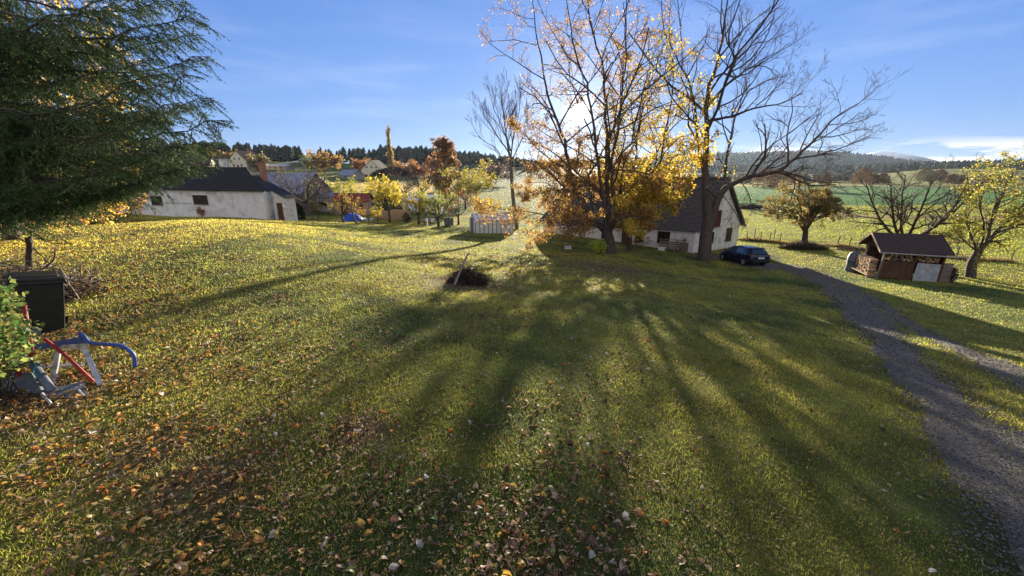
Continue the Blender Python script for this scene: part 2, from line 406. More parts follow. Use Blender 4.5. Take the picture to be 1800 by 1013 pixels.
bare = [(gp(360, 850).x, gp(360, 850).y, .42), (gp(640, 760).x, gp(640, 760).y, .3), (gp(250, 800).x, gp(250, 800).y, .4), (gp(1070, 470).x, gp(1070, 470).y, 2.2), (gp(810, 500).x, gp(810, 500).y, 1.4), (gp(60, 700).x, gp(60, 700).y, .8)]
azs = np.radians(np.concatenate([np.arange(-180, -66, 3.), np.arange(-66, 66, .45), np.arange(66, 180, 3.)]))
rs = [.0, .6]
while rs[-1] < 9000: rs.append(rs[-1] * (1.035 if rs[-1] < 200 else 1.05) + .02)
rs = np.array(rs[1:])
A_, R_ = np.meshgrid(azs, rs); X_ = R_ * np.sin(A_); Y_ = R_ * np.cos(A_)
na = len(azs); nr = len(rs)
Vg = np.stack([X_.ravel(), Y_.ravel(), H(X_, Y_).ravel()], 1)
Vg = np.vstack([Vg, [[0, 0, -2.6]]])
i = np.arange(nr - 1)[:, None] * na + np.arange(na)[None]; j = np.arange(nr - 1)[:, None] * na + (np.arange(na)[None] + 1) % na
quads = np.stack([i.ravel(), (i + na).ravel(), (j + na).ravel(), j.ravel()], 1)[:, ::-1]
tri = np.stack([np.full(na, na * nr), np.arange(na), (np.arange(na) + 1) % na], 1)[:, ::-1]
fieldy = np.array([.200, .215, .030]); fieldg = np.array([.035, .120, .030]); dull = np.array([.085, .110, .035]); straw = np.array([.36, .27, .09]); wood = np.array([.022, .036, .022])
def terraincol(gx, gy):
    gr = np.hypot(gx, gy); ga = np.degrees(np.arctan2(gx, gy))
    gc = lawncol(gx, gy)
    nn = (fbm(gx, gy, .05, 3, 40)[:, None] * .6 + fbm(gx, gy, .35, 3, 41)[:, None] * .4)
    wb = (fbm(gx, gy, .02, 3, 44) - .5)
    def put(mask, c, k=1.0, var=.7):
        m = np.clip(mask, 0, 1)[:, None] * k; cc = c * (1 - var / 2 + var * nn); gc[:] = gc * (1 - m) + cc * m
    right = ga > 9
    put((right & (gr > 47)).astype(float), fieldy)
    put((right & (gy + wb * 12 > 112) & (gy < 262) & (ga > 16)).astype(float), fieldg)
    put((right & (gy > 78 + wb * 20) & (gy < 82 + 2 * np.sin(gx * .1) + wb * 20) & (ga > 33)).astype(float), np.array([.16, .12, .06]))
    put((right & (gy >= 262) & (gy < 276)).astype(float), dull * .4)
    put((right & (gr > 900)).astype(float), wood)
    put((right & (gr > 740) & (gr < 960) & (ga > 40)).astype(float), fieldy)
    left = ~right
    put((left & (gr > 62)).astype(float), dull)
    put((left & (gr > 62) & (fbm(gx, gy, .03, 2, 77) > .55)).astype(float), fieldy * .8)
    put((left & (gr > 90) & (gr < 170) & (ga < -24)).astype(float), straw * .8)
    put((left & (gr + wb * 30 > 120) & (gr + wb * 30 < 170) & (ga > -24) & (ga < -11)).astype(float), straw)
    put((left & (gr > 175) & (gr < 260)).astype(float), dull * 1.2)
    put((left & (gr > 185) & (gr < 235) & (ga > -34) & (ga < -24)).astype(float), fieldy)
    put((left & (gr > 200) & (gr < 340) & (ga > -14)).astype(float), np.array([.050, .085, .040]))
    put((left & (gr > 345)).astype(float), wood)
    return gc
gc = terraincol(Vg[:, 0], Vg[:, 1])
q_ = np.hypot(Vg[:, 0], Vg[:, 1]) < 60; acc = np.zeros(q_.sum())
for dx, dy in ((.25, 0), (-.25, 0), (0, .25), (0, -.25), (.15, .15), (-.15, -.15)): acc += ondrive(Vg[q_, 0] + dx, Vg[q_, 1] + dy)
gc[q_] = gc[q_] * (1 - acc[:, None] / 7) + np.array([.06, .055, .04]) * acc[:, None] / 7
mg, nt, o = newmat('turf')
p = nt.nodes.new('ShaderNodeBsdfPrincipled'); p.inputs['Roughness'].default_value = .95; p.inputs['Specular IOR Level'].default_value = .1
a = nt.nodes.new('ShaderNodeAttribute'); a.attribute_name = 'Col'
n1 = noise(nt, 26, 6, .75); n2 = noise(nt, 1.6, 5, .65)
cc = mixrgb(nt, a.outputs['Color'], (.35, .35, .35), 1.0, 'MULTIPLY')
c2 = mixrgb(nt, a.outputs['Color'], (1.5, 1.45, 1.3), 1.0, 'MULTIPLY')
cc = mixrgb(nt, cc, c2, rampv(nt, n1, .3, .7)); cc = mixrgb(nt, cc, a.outputs['Color'], .35)
cd = mixrgb(nt, cc, (.6, .62, .5), 1.0, 'MULTIPLY'); cc = mixrgb(nt, cd, cc, rampv(nt, n2, .35, .6))
nt.links.new(cc, p.inputs['Base Color'])
b = nt.nodes.new('ShaderNodeBump'); b.inputs['Strength'].default_value = 1; b.inputs['Distance'].default_value = .04
nt.links.new(noise(nt, 18, 6, .8), b.inputs['Height']); nt.links.new(b.outputs[0], p.inputs['Normal']); nt.links.new(p.outputs[0], o.inputs[0])
tag(nmesh('ground', Vg, [quads, tri], mg, None, gc, True), kind='structure')

# gravel driveway
mgr, nt, o = newmat('gravel'); p = nt.nodes.new('ShaderNodeBsdfPrincipled'); p.inputs['Roughness'].default_value = .85
t = nt.nodes.new('ShaderNodeTexCoord'); vo = nt.nodes.new('ShaderNodeTexVoronoi'); vo.inputs['Scale'].default_value = 55; nt.links.new(t.outputs['Object'], vo.inputs['Vector'])
bw = nt.nodes.new('ShaderNodeRGBToBW'); nt.links.new(vo.outputs['Color'], bw.inputs[0])
g = mixrgb(nt, (.046, .037, .029), (.145, .122, .10), bw.outputs[0])
g = mixrgb(nt, g, (.085, .085, .035), rampv(nt, noise(nt, 1.1, 6, .75), .50, .62))
nt.links.new(g, p.inputs['Base Color'])
b = nt.nodes.new('ShaderNodeBump'); b.inputs['Strength'].default_value = 1; b.inputs['Distance'].default_value = .025; b.invert = True
nt.links.new(vo.outputs['Distance'], b.inputs['Height']); nt.links.new(b.outputs[0], p.inputs['Normal']); nt.links.new(p.outputs[0], o.inputs[0])
Vd = []; Qd = []; off = 0
for k, (a_, b_, nc) in enumerate(strips):
    n = len(a_); wv = rng.normal(0, 1, (n, 2))
    w = np.linalg.norm(b_ - a_, axis=1, keepdims=True); dd = (b_ - a_) / np.maximum(w, 1e-6)
    ja = (vnoise(np.arange(n) * .25, np.zeros(n), 1, 3 + k) - .5)[:, None] * .7 + (vnoise(np.arange(n) * .12, np.zeros(n), 1, 9 + k) - .5)[:, None] * .5
    jb = (vnoise(np.arange(n) * .25, np.zeros(n), 1, 5 + k) - .5)[:, None] * .7 + (vnoise(np.arange(n) * .12, np.zeros(n), 1, 29 + k) - .5)[:, None] * .5
    a2 = a_ + dd * ja; b2 = b_ + dd * jb
    T = np.linspace(0, 1, nc + 1)
    P = a2[:, None, :] * (1 - T)[None, :, None] + b2[:, None, :] * T[None, :, None]
    edge = np.minimum(T, 1 - T) * np.linalg.norm(b_ - a_, axis=1)[:, None]
    z = H(P[..., 0], P[..., 1]) + np.clip(edge * .12, 0, .022) - .004 + .004 * k
    Vd.append(np.concatenate([P, z[..., None]], 2).reshape(-1, 3))
    i = np.arange(n - 1)[:, None] * (nc + 1) + np.arange(nc)[None]
    Qd.append(np.stack([i, i + 1, i + nc + 2, i + nc + 1], -1).reshape(-1, 4) + off); off += n * (nc + 1)
tag(nmesh('driveway', np.vstack(Vd), [np.vstack(Qd)], mgr, None, None, True), kind='structure')

# grass blades over the near lawn
def blades(n, rmin, rmax, seed):
    g = np.random.default_rng(seed)
    r = rmin * (rmax / rmin) ** g.random(n); a = np.radians(g.uniform(-60, 60, n))
    x = r * np.sin(a); y = r * np.cos(a)
    dr = np.zeros(n, bool); q_ = r < 70; jx = g.normal(0, .16, (q_.sum(), 2)); dr[q_] = ondrive(x[q_] + jx[:, 0], y[q_] + jx[:, 1])
    keep = ~dr & (r < 345) | (g.random(n) < .05) | (dr & (fbm(x, y, .9, 3, 66) > .54) & (g.random(n) < .7))
    cov = fbm(x, y, 1.1, 3, 61); keep &= g.random(n) < np.clip(.35 + 1.5 * (cov - .25), .15, 1)
    for (bx, by, s) in bare: keep &= ~((((x - bx) ** 2 + (y - by) ** 2) < (s * .8) ** 2) & (g.random(n) < .75))
    x, y, r = x[keep], y[keep], r[keep]; n = len(x)
    z = H(x, y)
    h = .022 * (r / 3) ** .42 * g.uniform(.4, 1.5, n) * (.45 + 1.1 * fbm(x, y, 1.6, 3, 61) ** 1.2); w = .0034 * (r / 3) ** .9 * g.uniform(.6, 1.4, n)
    th = g.uniform(0, 2 * np.pi, n); le = g.uniform(0, 2 * np.pi, n); lean = g.uniform(.1, 1.3, n) * h
    b0 = np.stack([x + w * np.cos(th), y + w * np.sin(th), z - .004], 1); b1 = np.stack([x - w * np.cos(th), y - w * np.sin(th), z - .004], 1)
    tp = np.stack([x + lean * np.cos(le), y + lean * np.sin(le), z + h], 1)
    V = np.stack([b0, b1, tp], 1).reshape(-1, 3)
    c = terraincol(x, y) * g.uniform(.7, 1.45, (n, 1)) * np.array([1.25, 1.22, 1.05])
    dry = (g.random(n) < .20) & (r < 60); c[dry] = np.array([.24, .19, .09]) * g.uniform(.6, 1.2, (dry.sum(), 1))
    return V, np.repeat(c, 3, 0), n
V, c, n = blades(980000, 1.7, 460, 5)
tag(nmesh('grass', V, [np.arange(3 * n).reshape(-1, 3)], M_blade, None, c), 'short autumn lawn grass around the fallen leaves', 'grass', kind='stuff')

# loose stones on the gravel
def scatter_polys(n, seed):
    g = np.random.default_rng(seed)
    r = 2 * (42 / 2) ** g.random(n); a = np.radians(g.uniform(20, 62, n)); x = r * np.sin(a); y = r * np.cos(a); jx = g.normal(0, .20, (n, 2)); k = ondrive(x + jx[:, 0], y + jx[:, 1]); return x[k], y[k], r[k], g
x, y, r, g = scatter_polys(90000, 8); n = len(x); z = H(x, y) + .018
s = .0062 * (r / 3) ** .75 * g.uniform(.5, 1.7, n)
O = np.array([[1, 0, 0], [-.2, 1, .1], [-1, -.2, 0], [.1, -1, 0], [0, .1, .75]])
ang = g.uniform(0, 6.28, n); ca, sa = np.cos(ang), np.sin(ang)
P = O[None] * (1 + .5 * (g.random((n, 5, 3)) - .5)); P = np.stack([P[..., 0] * ca[:, None] - P[..., 1] * sa[:, None], P[..., 0] * sa[:, None] + P[..., 1] * ca[:, None], P[..., 2]], 2) * s[:, None, None]
P += np.stack([x, y, z], 1)[:, None]
Fs = np.array([[0, 1, 4], [1, 2, 4], [2, 3, 4], [3, 0, 4]])
gcol = np.repeat(g.uniform(.04, .16, (n, 1)) * np.array([1.1, 1, .88]) ** 1, 5, 0)
tag(nmesh('gravel_stones', P.reshape(-1, 3), [(Fs[None] + 5 * np.arange(n)[:, None, None]).reshape(-1, 3)], M_stone, None, gcol), 'loose grey gravel chips strewn on the drive', 'gravel', kind='stuff')

# ------------------------------------------------------------------ trees
def tube_mesh(pl):
    """pl: list of (pts (n,3), rad (n)). returns verts, quads"""
    groups = {}
    for p, r in pl:
        k = 10 if r[0] > .12 else 6 if r[0] > .035 else 3
        groups.setdefault((len(p), k), []).append((p, r))
    VV, QQ, off = [], [], 0
    for (n, k), L in groups.items():
        P = np.array([a for a, _ in L]); Rd = np.array([b for _, b in L]); m = len(L)
        T = np.gradient(P, axis=1); T /= np.linalg.norm(T, axis=2, keepdims=True) + 1e-9
        mean = P[:, -1] - P[:, 0]; mean /= np.linalg.norm(mean, axis=1, keepdims=True) + 1e-9
        ref = np.where(np.abs(mean[:, 2:3]) > .8, np.array([[1., .1, 0]]), np.array([[.1, .0, 1.]]))[:, None, :]
        A = np.cross(T, ref); A /= np.linalg.norm(A, axis=2, keepdims=True) + 1e-9; B = np.cross(A, T)
        th = np.arange(k) * 2 * np.pi / k
        V = P[:, :, None] + Rd[:, :, None, None] * (np.cos(th)[None, None, :, None] * A[:, :, None] + np.sin(th)[None, None, :, None] * B[:, :, None])
        i = np.arange(m)[:, None, None] * n * k + np.arange(n - 1)[None, :, None] * k; jj = np.arange(k)[None, None]
        q = np.stack([i + jj, i + (jj + 1) % k, i + k + (jj + 1) % k, i + k + jj], -1).reshape(-1, 4) + off
        VV.append(V.reshape(-1, 3)); QQ.append(q); off += m * n * k
    return np.vstack(VV), np.vstack(QQ)
def nrm(v): return v / (np.linalg.norm(v) + 1e-9)
def catmull(pts, n):
    pts = np.asarray(pts, float)
    L = np.concatenate([[0], np.cumsum(np.linalg.norm(np.diff(pts, axis=0), axis=1))]); s = np.linspace(0, L[-1], n)
    i = np.clip(np.searchsorted(L, s, side='right') - 1, 0, len(pts) - 2); t = ((s - L[i]) / (L[i + 1] - L[i] + 1e-9))[:, None]
    p0 = pts[np.maximum(i - 1, 0)]; p1 = pts[i]; p2 = pts[i + 1]; p3 = pts[np.minimum(i + 2, len(pts) - 1)]
    return .5 * (2 * p1 + (p2 - p0) * t + (2 * p0 - 5 * p1 + 4 * p2 - p3) * t * t + (3 * p1 - p0 - 3 * p2 + p3) * t ** 3)
class Tree:
    def __init__(s, seed, levels, nchild, lenr=.55, ang=(30, 65), up=.12, wob=.16, rmin=.006, leafn=0, tip=.35):
        s.g = np.random.default_rng(seed); s.pl = []; s.tw = []; s.levels = levels; s.nchild = nchild; s.lenr = lenr; s.ang = ang; s.up = up; s.wob = wob; s.rmin = rmin; s.tip = tip
    def limb(s, pts, r0, r1, kids=None, start=.15, lscale=1.0, lev=0, npt=None):
        P = catmull(pts, npt or max(6, len(pts) * 3)); n = len(P)
        P[1:-1] += s.g.normal(0, .012 * np.linalg.norm(P[-1] - P[0]) * .3, (n - 2, 3))
        rad = r0 + (r1 - r0) * np.linspace(0, 1, n) ** .8
        s.pl.append((P, rad)); s.spawn(P, rad, lev, kids if kids is not None else s.nchild[0], start, lscale); return P
    def spawn(s, P, rad, lev, kids, start, lscale=1.0):
        L = np.linalg.norm(np.diff(P, axis=0), axis=1).sum()
        if lev >= s.levels:
            s.tw.append(P); return
        for k in range(kids):
            t = start + (1 - start) * (k + s.g.random()) / kids; t = min(t, .98)
            f = t * (len(P) - 1); i = int(f); p = P[i] + (P[min(i + 1, len(P) - 1)] - P[i]) * (f - i)
            d = nrm(P[min(i + 1, len(P) - 1)] - P[i - 1 if i else 0]); r = rad[i] * .62
            ax = nrm(np.cross(d, s.g.normal(0, 1, 3))); a = math.radians(s.g.uniform(*s.ang))
            dd = nrm(d * math.cos(a) + ax * math.sin(a) + np.array([0, 0, s.up]))
            l = L * s.lenr * s.g.uniform(.6, 1.15) * (1.15 - .55 * t) * lscale
            s.branch(p, dd, l, max(r, s.rmin), lev + 1)
        s.tw.append(P[-3:])
    def branch(s, p, d, l, r, lev):
        n = 6 if lev < s.levels else 4; pts = [p]; dirv = d
        for k in range(n - 1):
            dirv = nrm(dirv + s.g.normal(0, s.wob, 3) + np.array([0, 0, s.up * .35])); pts.append(pts[-1] + dirv * l / (n - 1))
        P = np.array(pts); rad = np.maximum(r * (1 - (1 - s.tip) * np.linspace(0, 1, n)), s.rmin * .7)
        s.pl.append((P, rad))
        if lev < s.levels: s.spawn(P, rad, lev, s.nchild[min(lev, len(s.nchild) - 1)], .2)
        else: s.tw.append(P)
def leaf_cards(pts, g, size, cols, hang=.4, jit=.12, shape=1.0, weights=None):
    """two-sided folded leaves: 6 verts, two quads each"""
    n = len(pts); c = np.asarray(cols)
    p = pts + g.normal(0, jit, (n, 3))
    ax = g.normal(0, 1, (n, 3)); ax[:, 2] -= hang * 1.6; ax /= np.linalg.norm(ax, axis=1, keepdims=True)
    sd = np.cross(ax, g.normal(0, 1, (n, 3))); sd /= np.linalg.norm(sd, axis=1, keepdims=True); up = np.cross(ax, sd)
    s = size * g.uniform(.6, 1.35, (n, 1)); w = s * .38 * shape
    v = [p, p + ax * s * .5 + sd * w + up * w * .35, p + ax * s, p + ax * s * .5 - sd * w + up * w * .35]
    V = np.stack(v, 1).reshape(-1, 3); i = np.arange(n)[:, None] * 4
    T = np.concatenate([i + np.array([[0, 1, 2]]), i + np.array([[0, 2, 3]])])
    ci = g.choice(len(c), n, p=weights); cc = c[ci] * g.uniform(.65, 1.3, (n, 1))
    return V, T, np.repeat(cc, 4, 0)
def twig_points(tw, g, n):
    L = [np.asarray(t) for t in tw]
    idx = g.integers(0, len(L), n); out = np.empty((n, 3))
    tt = g.random(n)
    for k in range(n):
        P = L[idx[k]]; f = tt[k] * (len(P) - 1); i = int(f); i = min(i, len(P) - 2); out[k] = P[i] + (P[i + 1] - P[i]) * (f - i)
    return out
def tree_object(name, T, loc, label, bark, leaves=None, group=None, cat='tree', leafmat_=None, extra=None, trunkname='trunk', crownname='crown'):
    loc = np.array(loc, float); root = thing(name, label, cat, Vector(loc), 0, group)
    V, Q = tube_mesh(T.pl); nmesh(trunkname, V - loc, [Q], bark, root, None, True)
    if leaves:
        V, Tt, c = leaves; nmesh(crownname, V - loc, [Tt], leafmat_ or M_leaf, root, c)
    return root
def pxl(pts, D):       # pixel polyline (px,py,extra depth) -> world points near camera depth D
    return [np.array(at(a[0], a[1], D + (a[2] if len(a) > 2 else 0))) for a in pts]

RUST = [(.28, .15, .055), (.33, .20, .06), (.20, .10, .05), (.37, .25, .065), (.20, .13, .055)]
GOLD = [(.50, .34, .04), (.55, .40, .07), (.42, .24, .03), (.36, .32, .05), (.50, .28, .03)]
GREENY = [(.12, .15, .02), (.24, .24, .03), (.36, .32, .04), (.16, .17, .03)]

# main cherry, several stems
b = onground(1071, 31); D = 31; B = np.array([b.x, b.y, b.z - .15])
T = Tree(21, 3, [12, 7, 5], lenr=.38, ang=(32, 68), up=.06, wob=.17, rmin=.007)
tr = [B, B + [.02, 0, .5], at(1070, 418, D), at(1066, 404, D)]
T.pl.append((catmull(tr, 8), np.array([.62, .52, .45, .42, .40, .38, .36, .34])))
for pts, r0, k in (
    ([(1067, 412), (1046, 385, .2), (1022, 350, .5), (1008, 327, .8), (990, 246, 1), (970, 190, 1.2), (952, 114, 1.5), (940, 30, 1.6), (934, -30, 1.6)], .20, 16),
    ([(1068, 410), (1062, 360, -.3), (1052, 300, -.6), (1048, 262, -.8), (1042, 208, -1.2), (1030, 150, -1.6), (1008, 70, -2), (990, -30, -2.3)], .17, 14),
    ([(1070, 412), (1068, 350, .3), (1065, 284, .6), (1065, 180, .8), (1056, 95, 1), (1037, 28, 1.1), (1022, -90, 1.2)], .20, 18),
    ([(1072, 410), (1082, 370, -.2), (1076, 300, -.5), (1086, 220, -1.2), (1098, 130, -1.6), (1100, 50, -1.9), (1104, -40, -2)], .15, 14),
    ([(1072, 408), (1089, 345, .8), (1094, 300, 1.4), (1120, 240, 2.6), (1138, 150, 3.4), (1142, 70, 3.8)], .13, 12),
    ([(1060, 402), (1020, 392, -1), (975, 384, -2), (933, 371, -2.4), (895, 369, -2.8), (860, 364, -3)], .09, 11), ([(1066, 404), (1096, 384, -1.5), (1122, 380, -2.2), (1150, 388, -2.6)], .06, 9), ([(1062, 396), (1030, 384, -3), (1000, 372, -4.2)], .06, 9),
    ([(1062, 400), (1030, 372, 1), (990, 340, 2), (958, 322, 3), (925, 322, 3.6)], .10, 11),
    ([(1050, 380), (1010, 395, -2.5), (985, 396, -4), (955, 398, -5)], .07, 9),
    ([(1055, 340), (1010, 300, -2), (968, 265, -3), (932, 245, -3.6), (912, 232, -4)], .09, 11),
    ([(1058, 370), (1020, 340, -1), (975, 335, -1.5), (930, 345, -2)], .08, 12), ([(1060, 380), (1035, 330, 1.6), (1000, 290, 2.4), (965, 300, 3)], .07, 11), ([(1047, 262, -.8), (1020, 190, 1), (1000, 130, 1.6), (1010, 60, 2)], .07, 10), ([(1065, 180, .8), (1085, 120, 1.6), (1110, 70, 2)], .06, 9),
    ([(1062, 300), (1110, 300, -2), (1150, 310, -3), (1180, 330, -3.5)], .09, 9)):
    T.limb(pxl(pts, D), r0, .02, kids=k, start=.12)
g = np.random.default_rng(5)
P = twig_points(T.tw, g, 50000); P = P[g.random(len(P)) < np.clip(1.0 - (P[:, 2] - 1.0) * .07, .62, 1)]
lv = leaf_cards(P, g, .115, RUST + GOLD[:2], hang=.7, jit=.13, weights=[.24, .22, .18, .13, .16, .05, .02])
tree_object('cherry_tree', T, B, 'tall many-stemmed cherry with rust orange leaves, the low sun shining through it', M_bark, lv, leafmat_=leafmat('cherry_leaf', .5, .5, 1.75))

# yellow maple beside it
b = onground(1107, 34.5); D = 34.5; B = np.array([b.x, b.y, b.z - .1])
T = Tree(4, 3, [12, 7, 5], lenr=.46, ang=(35, 75), up=.02, wob=.18, rmin=.009)
T.pl.append((catmull([B, at(1107, 400, D), at(1108, 372, D)], 7), np.linspace(.24, .17, 7)))
for pts, r0, k in (
    ([(1108, 374), (1112, 320, .3), (1118, 260), (1126, 200, -.5), (1150, 120, -1)], .13, 12),
    ([(1108, 372), (1130, 330, -1), (1160, 280, -2), (1172, 220, -2.5), (1184, 150, -3), (1180, 95, -3)], .12, 14),
    ([(1108, 376), (1130, 345, -2), (1155, 340, -3.2), (1172, 358, -3.8)], .07, 9),
    ([(1108, 380), (1122, 356, -2), (1138, 358, -3.6), (1150, 378, -4.2)], .05, 7),
    ([(1108, 378), (1095, 350, -2.5), (1090, 370, -4.5), (1100, 400, -5.5)], .07, 10),
    ([(1110, 350), (1150, 310, -1), (1195, 270, -1.5), (1225, 262, -2)], .09, 13),
    ([(1108, 340), (1080, 300, 1), (1062, 330, 2)], .07, 7),
    ([(1128, 320), (1170, 240, 0), (1210, 200, .5), (1240, 170, 1)], .08, 9),
    ([(1120, 330), (1165, 330, -3), (1195, 310, -4)], .07, 9)):
    T.limb(pxl(pts, D), r0, .02, kids=k, start=.15)
g = np.random.default_rng(6)
P = twig_points(T.tw, g, 19000); 
hgt = P[:, 2]; keep = g.random(len(P)) < np.clip(1.0 - (hgt + .5) * .07, .35, 1); P = P[keep]
lv = leaf_cards(P, g, .16, GOLD + GREENY[1:3], hang=.7, jit=.14, shape=1.25)
tree_object('maple_tree', T, B, 'yellow-leaved maple between the orange cherry and the white cottage front', M_bark, lv)

# big bare ash
b = onground(1236, 33); D = 33; B = np.array([b.x, b.y, b.z - .15])
T = Tree(9, 4, [9, 5, 4, 3], lenr=.52, ang=(28, 62), up=.14, wob=.20, rmin=.007)
T.pl.append((catmull([B, B + [.05, 0, .6], at(1241, 410, D), at(1245, 390, D), at(1241, 340, D), at(1240, 303, D)], 12), np.linspace(.56, .28, 12)))
T.pl.append((catmull([at(1238, 425, D), at(1252, 385, D - .1), at(1262, 350, D - .2), at(1276, 330, D - .3)], 8), np.linspace(.38, .24, 8)))
for pts, r0, k in (
    ([(1240, 305), (1242, 237, .2), (1244, 166, .4), (1263, 104, .6), (1275, 28, .8), (1290, -60, 1)], .27, 10),
    ([(1275, 331, -.3), (1308, 313, -.6), (1365, 303, -1.2), (1394, 280, -1.5), (1432, 246, -2), (1470, 205, -2.3), (1508, 182, -2.5)], .23, 13),
    ([(1394, 280, -1.5), (1440, 272, -1), (1485, 258, -.5), (1528, 243, 0)], .10, 9),
    ([(1372, 300, -1.2), (1410, 312, -2), (1440, 320, -2.6), (1478, 322, -3)], .07, 8),
    ([(1242, 190, .3), (1272, 155, 1), (1313, 123, 2), (1350, 105, 2.6), (1388, 76, 3)], .14, 9),
    ([(1243, 213, .3), (1282, 205, -1), (1330, 190, -2), (1380, 180, -2.6), (1412, 160, -3)], .13, 9),
    ([(1237, 300), (1226, 230, .8), (1214, 156, 1.4), (1192, 110, 1.8), (1168, 50, 2), (1160, -20, 2)], .16, 9),
    ([(1273, 300, .2), (1285, 240, .8), (1299, 190, 1.2), (1330, 150, 1.6), (1390, 130, 2)], .12, 9),
    ([(1276, 331, .2), (1276, 290, .4), (1285, 240, .8)], .14, 3),
    ([(1263, 104, .6), (1290, 70, .2), (1320, 40, -.4), (1356, 12, -.8)], .10, 8),
    ([(1308, 313, -.6), (1340, 270, -2), (1385, 235, -3), (1425, 205, -3.6)], .09, 8),
    ([(1240, 240), (1205, 200, -1.5), (1180, 170, -2.5), (1165, 120, -3.2)], .09, 7),
    ([(1262, 350), (1235, 330, -2), (1205, 345, -3.2), (1175, 372, -4)], .07, 7),
    ([(1300, 315, -.6), (1318, 345, -1.2), (1322, 372, -1.5), (1345, 378, -1.8)], .045, 5),
    ([(1268, 340), (1290, 370, -1), (1302, 395, -1.5)], .04, 4)):
    T.limb(pxl(pts, D), r0, .022, kids=k, start=.14)
g = np.random.default_rng(7)
P = twig_points(T.tw, g, 2600)
w = (P[:, 0] < b.x + .8) & (P[:, 2] < 8); P = P[w]
lv = leaf_cards(P, g, .15, GOLD[:4] + GREENY[:1], hang=.7, jit=.12, shape=1.2)
tree_object('ash_tree', T, B, 'big bare-branched tree leaning over the cottage roof with one long limb to the right', M_bark, lv)

# slim bare tree behind the greenhouse
b = onground(909, 46); D = 46; B = np.array([b.x, b.y, b.z - .1])
T = Tree(33, 3, [10, 6, 5], lenr=.5, ang=(18, 42), up=.20, wob=.12, rmin=.011)
T.pl.append((catmull([B, at(903, 360, D), at(899, 310, D), at(897, 280, D)], 8), np.linspace(.26, .17, 8)))
for pts, r0, k in (
    ([(897, 285), (890, 240), (884, 195), (880, 158)], .14, 12), ([(897, 285), (903, 240), (912, 200), (915, 165)], .12, 10),
    ([(896, 270), (872, 235), (852, 205), (842, 185)], .09, 9), ([(896, 290), (915, 250), (925, 215), (930, 180)], .09, 9),
    ([(897, 265), (884, 225, 1), (868, 190, 1.5), (862, 165, 2)], .09, 9), ([(898, 300), (872, 262, -1), (848, 246, -1.5), (833, 226, -2)], .06, 7)):
    T.limb(pxl(pts, D), r0, .02, kids=k, start=.2)
tree_object('poplar_tree', T, B, 'slim bare tree with upswept twigs rising behind the greenhouse', M_bark_grey)

# orchard and garden trees : (px base, depth, height, crown half width, style ...)
def small_tree(name, px, dep, h, cw, label, cols, nleaf, leafsize, seed, trunk=.28, rad=.11, lean=0., bark=None, hang=.3, levels=3, kids=(5, 5, 4), up=.12, droop=None, group=None, w=None, py=None, ang=(28, 60), cat='tree', low=.25, shape=1.0):
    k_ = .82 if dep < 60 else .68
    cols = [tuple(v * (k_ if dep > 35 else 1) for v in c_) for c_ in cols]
    b = onground(px, dep); B = np.array([b.x, b.y, b.z - .08]); g = np.random.default_rng(seed)
    T = Tree(seed, levels, list(kids), lenr=.52, ang=ang, up=up, wob=.2, rmin=max(.006, dep * .00022))
    top = B + np.array([lean, g.uniform(-.2, .2), h * trunk])
    T.pl.append((catmull([B, (B + top) / 2 + g.normal(0, .04, 3) * h * .15, top], 6), np.linspace(rad * 1.25, rad * .85, 6)))
    nl = 6
    for k in range(nl):
        a = 2 * math.pi * (k + g.uniform(-.3, .3)) / nl; ww = cw * g.uniform(.55, .95); hh = h * (1 - trunk) * g.uniform(.55, .98) * (1 if k % 2 else .8)
        e = top + np.array([math.cos(a) * ww, math.sin(a) * ww, hh]); m = top + np.array([math.cos(a) * ww * .55, math.sin(a) * ww * .55, hh * (.35 if droop is None else .6)])
        if droop: e[2] = top[2] + hh * droop
        T.limb([top - [0, 0, h * .03], m, e], rad * .55, rad * .12, kids=kids[0] + 1, start=low, npt=8)
    lv = None
    if nleaf:
        P = twig_points(T.tw, g, nleaf); lv = leaf_cards(P, g, leafsize, cols, hang=hang, jit=leafsize * .8, weights=w, shape=shape)
    return tree_object(name, T, B, label, bark or M_bark, lv, group, cat)
OG = [(.34, .30, .05), (.42, .34, .05), (.20, .18, .04), (.30, .20, .05)]
small_tree('apple_tree', 1412, 41.5, 8.0, 3.7, 'round-crowned apple tree standing over a heap of cuttings beyond the car', [(.17, .13, .04), (.24, .18, .05), (.11, .10, .035), (.24, .16, .05)], 15000, .13, 41, trunk=.24, rad=.27, hang=.8, kids=(7, 6, 4), up=-.02, droop=.62, ang=(35, 75))
small_tree('plum_tree', 1580, 33, 9.0, 3.9, 'dark bare fruit tree with gnarled limbs rising behind the woodshed', [(.2, .1, .05)], 0, .1, 42, trunk=.22, rad=.26, kids=(11, 7, 5), up=.09, ang=(30, 70), bark=M_bark)
small_tree('bramble_bush', 1628, 33.5, 2.9, 1.8, 'low bush with a few brown leaves between the bare tree and the yellow tree', [(.30, .16, .07), (.2, .12, .05)], 420, .12, 43, trunk=.1, rad=.05, kids=(6, 5, 3), cat='bush')
b = onground(1706, 28); B = np.array([b.x, b.y, b.z - .1]); D = 28
T = Tree(44, 3, [8, 6, 5], lenr=.5, ang=(30, 70), up=.08, wob=.2, rmin=.008)
T.pl.append((catmull([B, at(1709, 462, D), at(1722, 440, D)], 7), np.linspace(.30, .22, 7)))
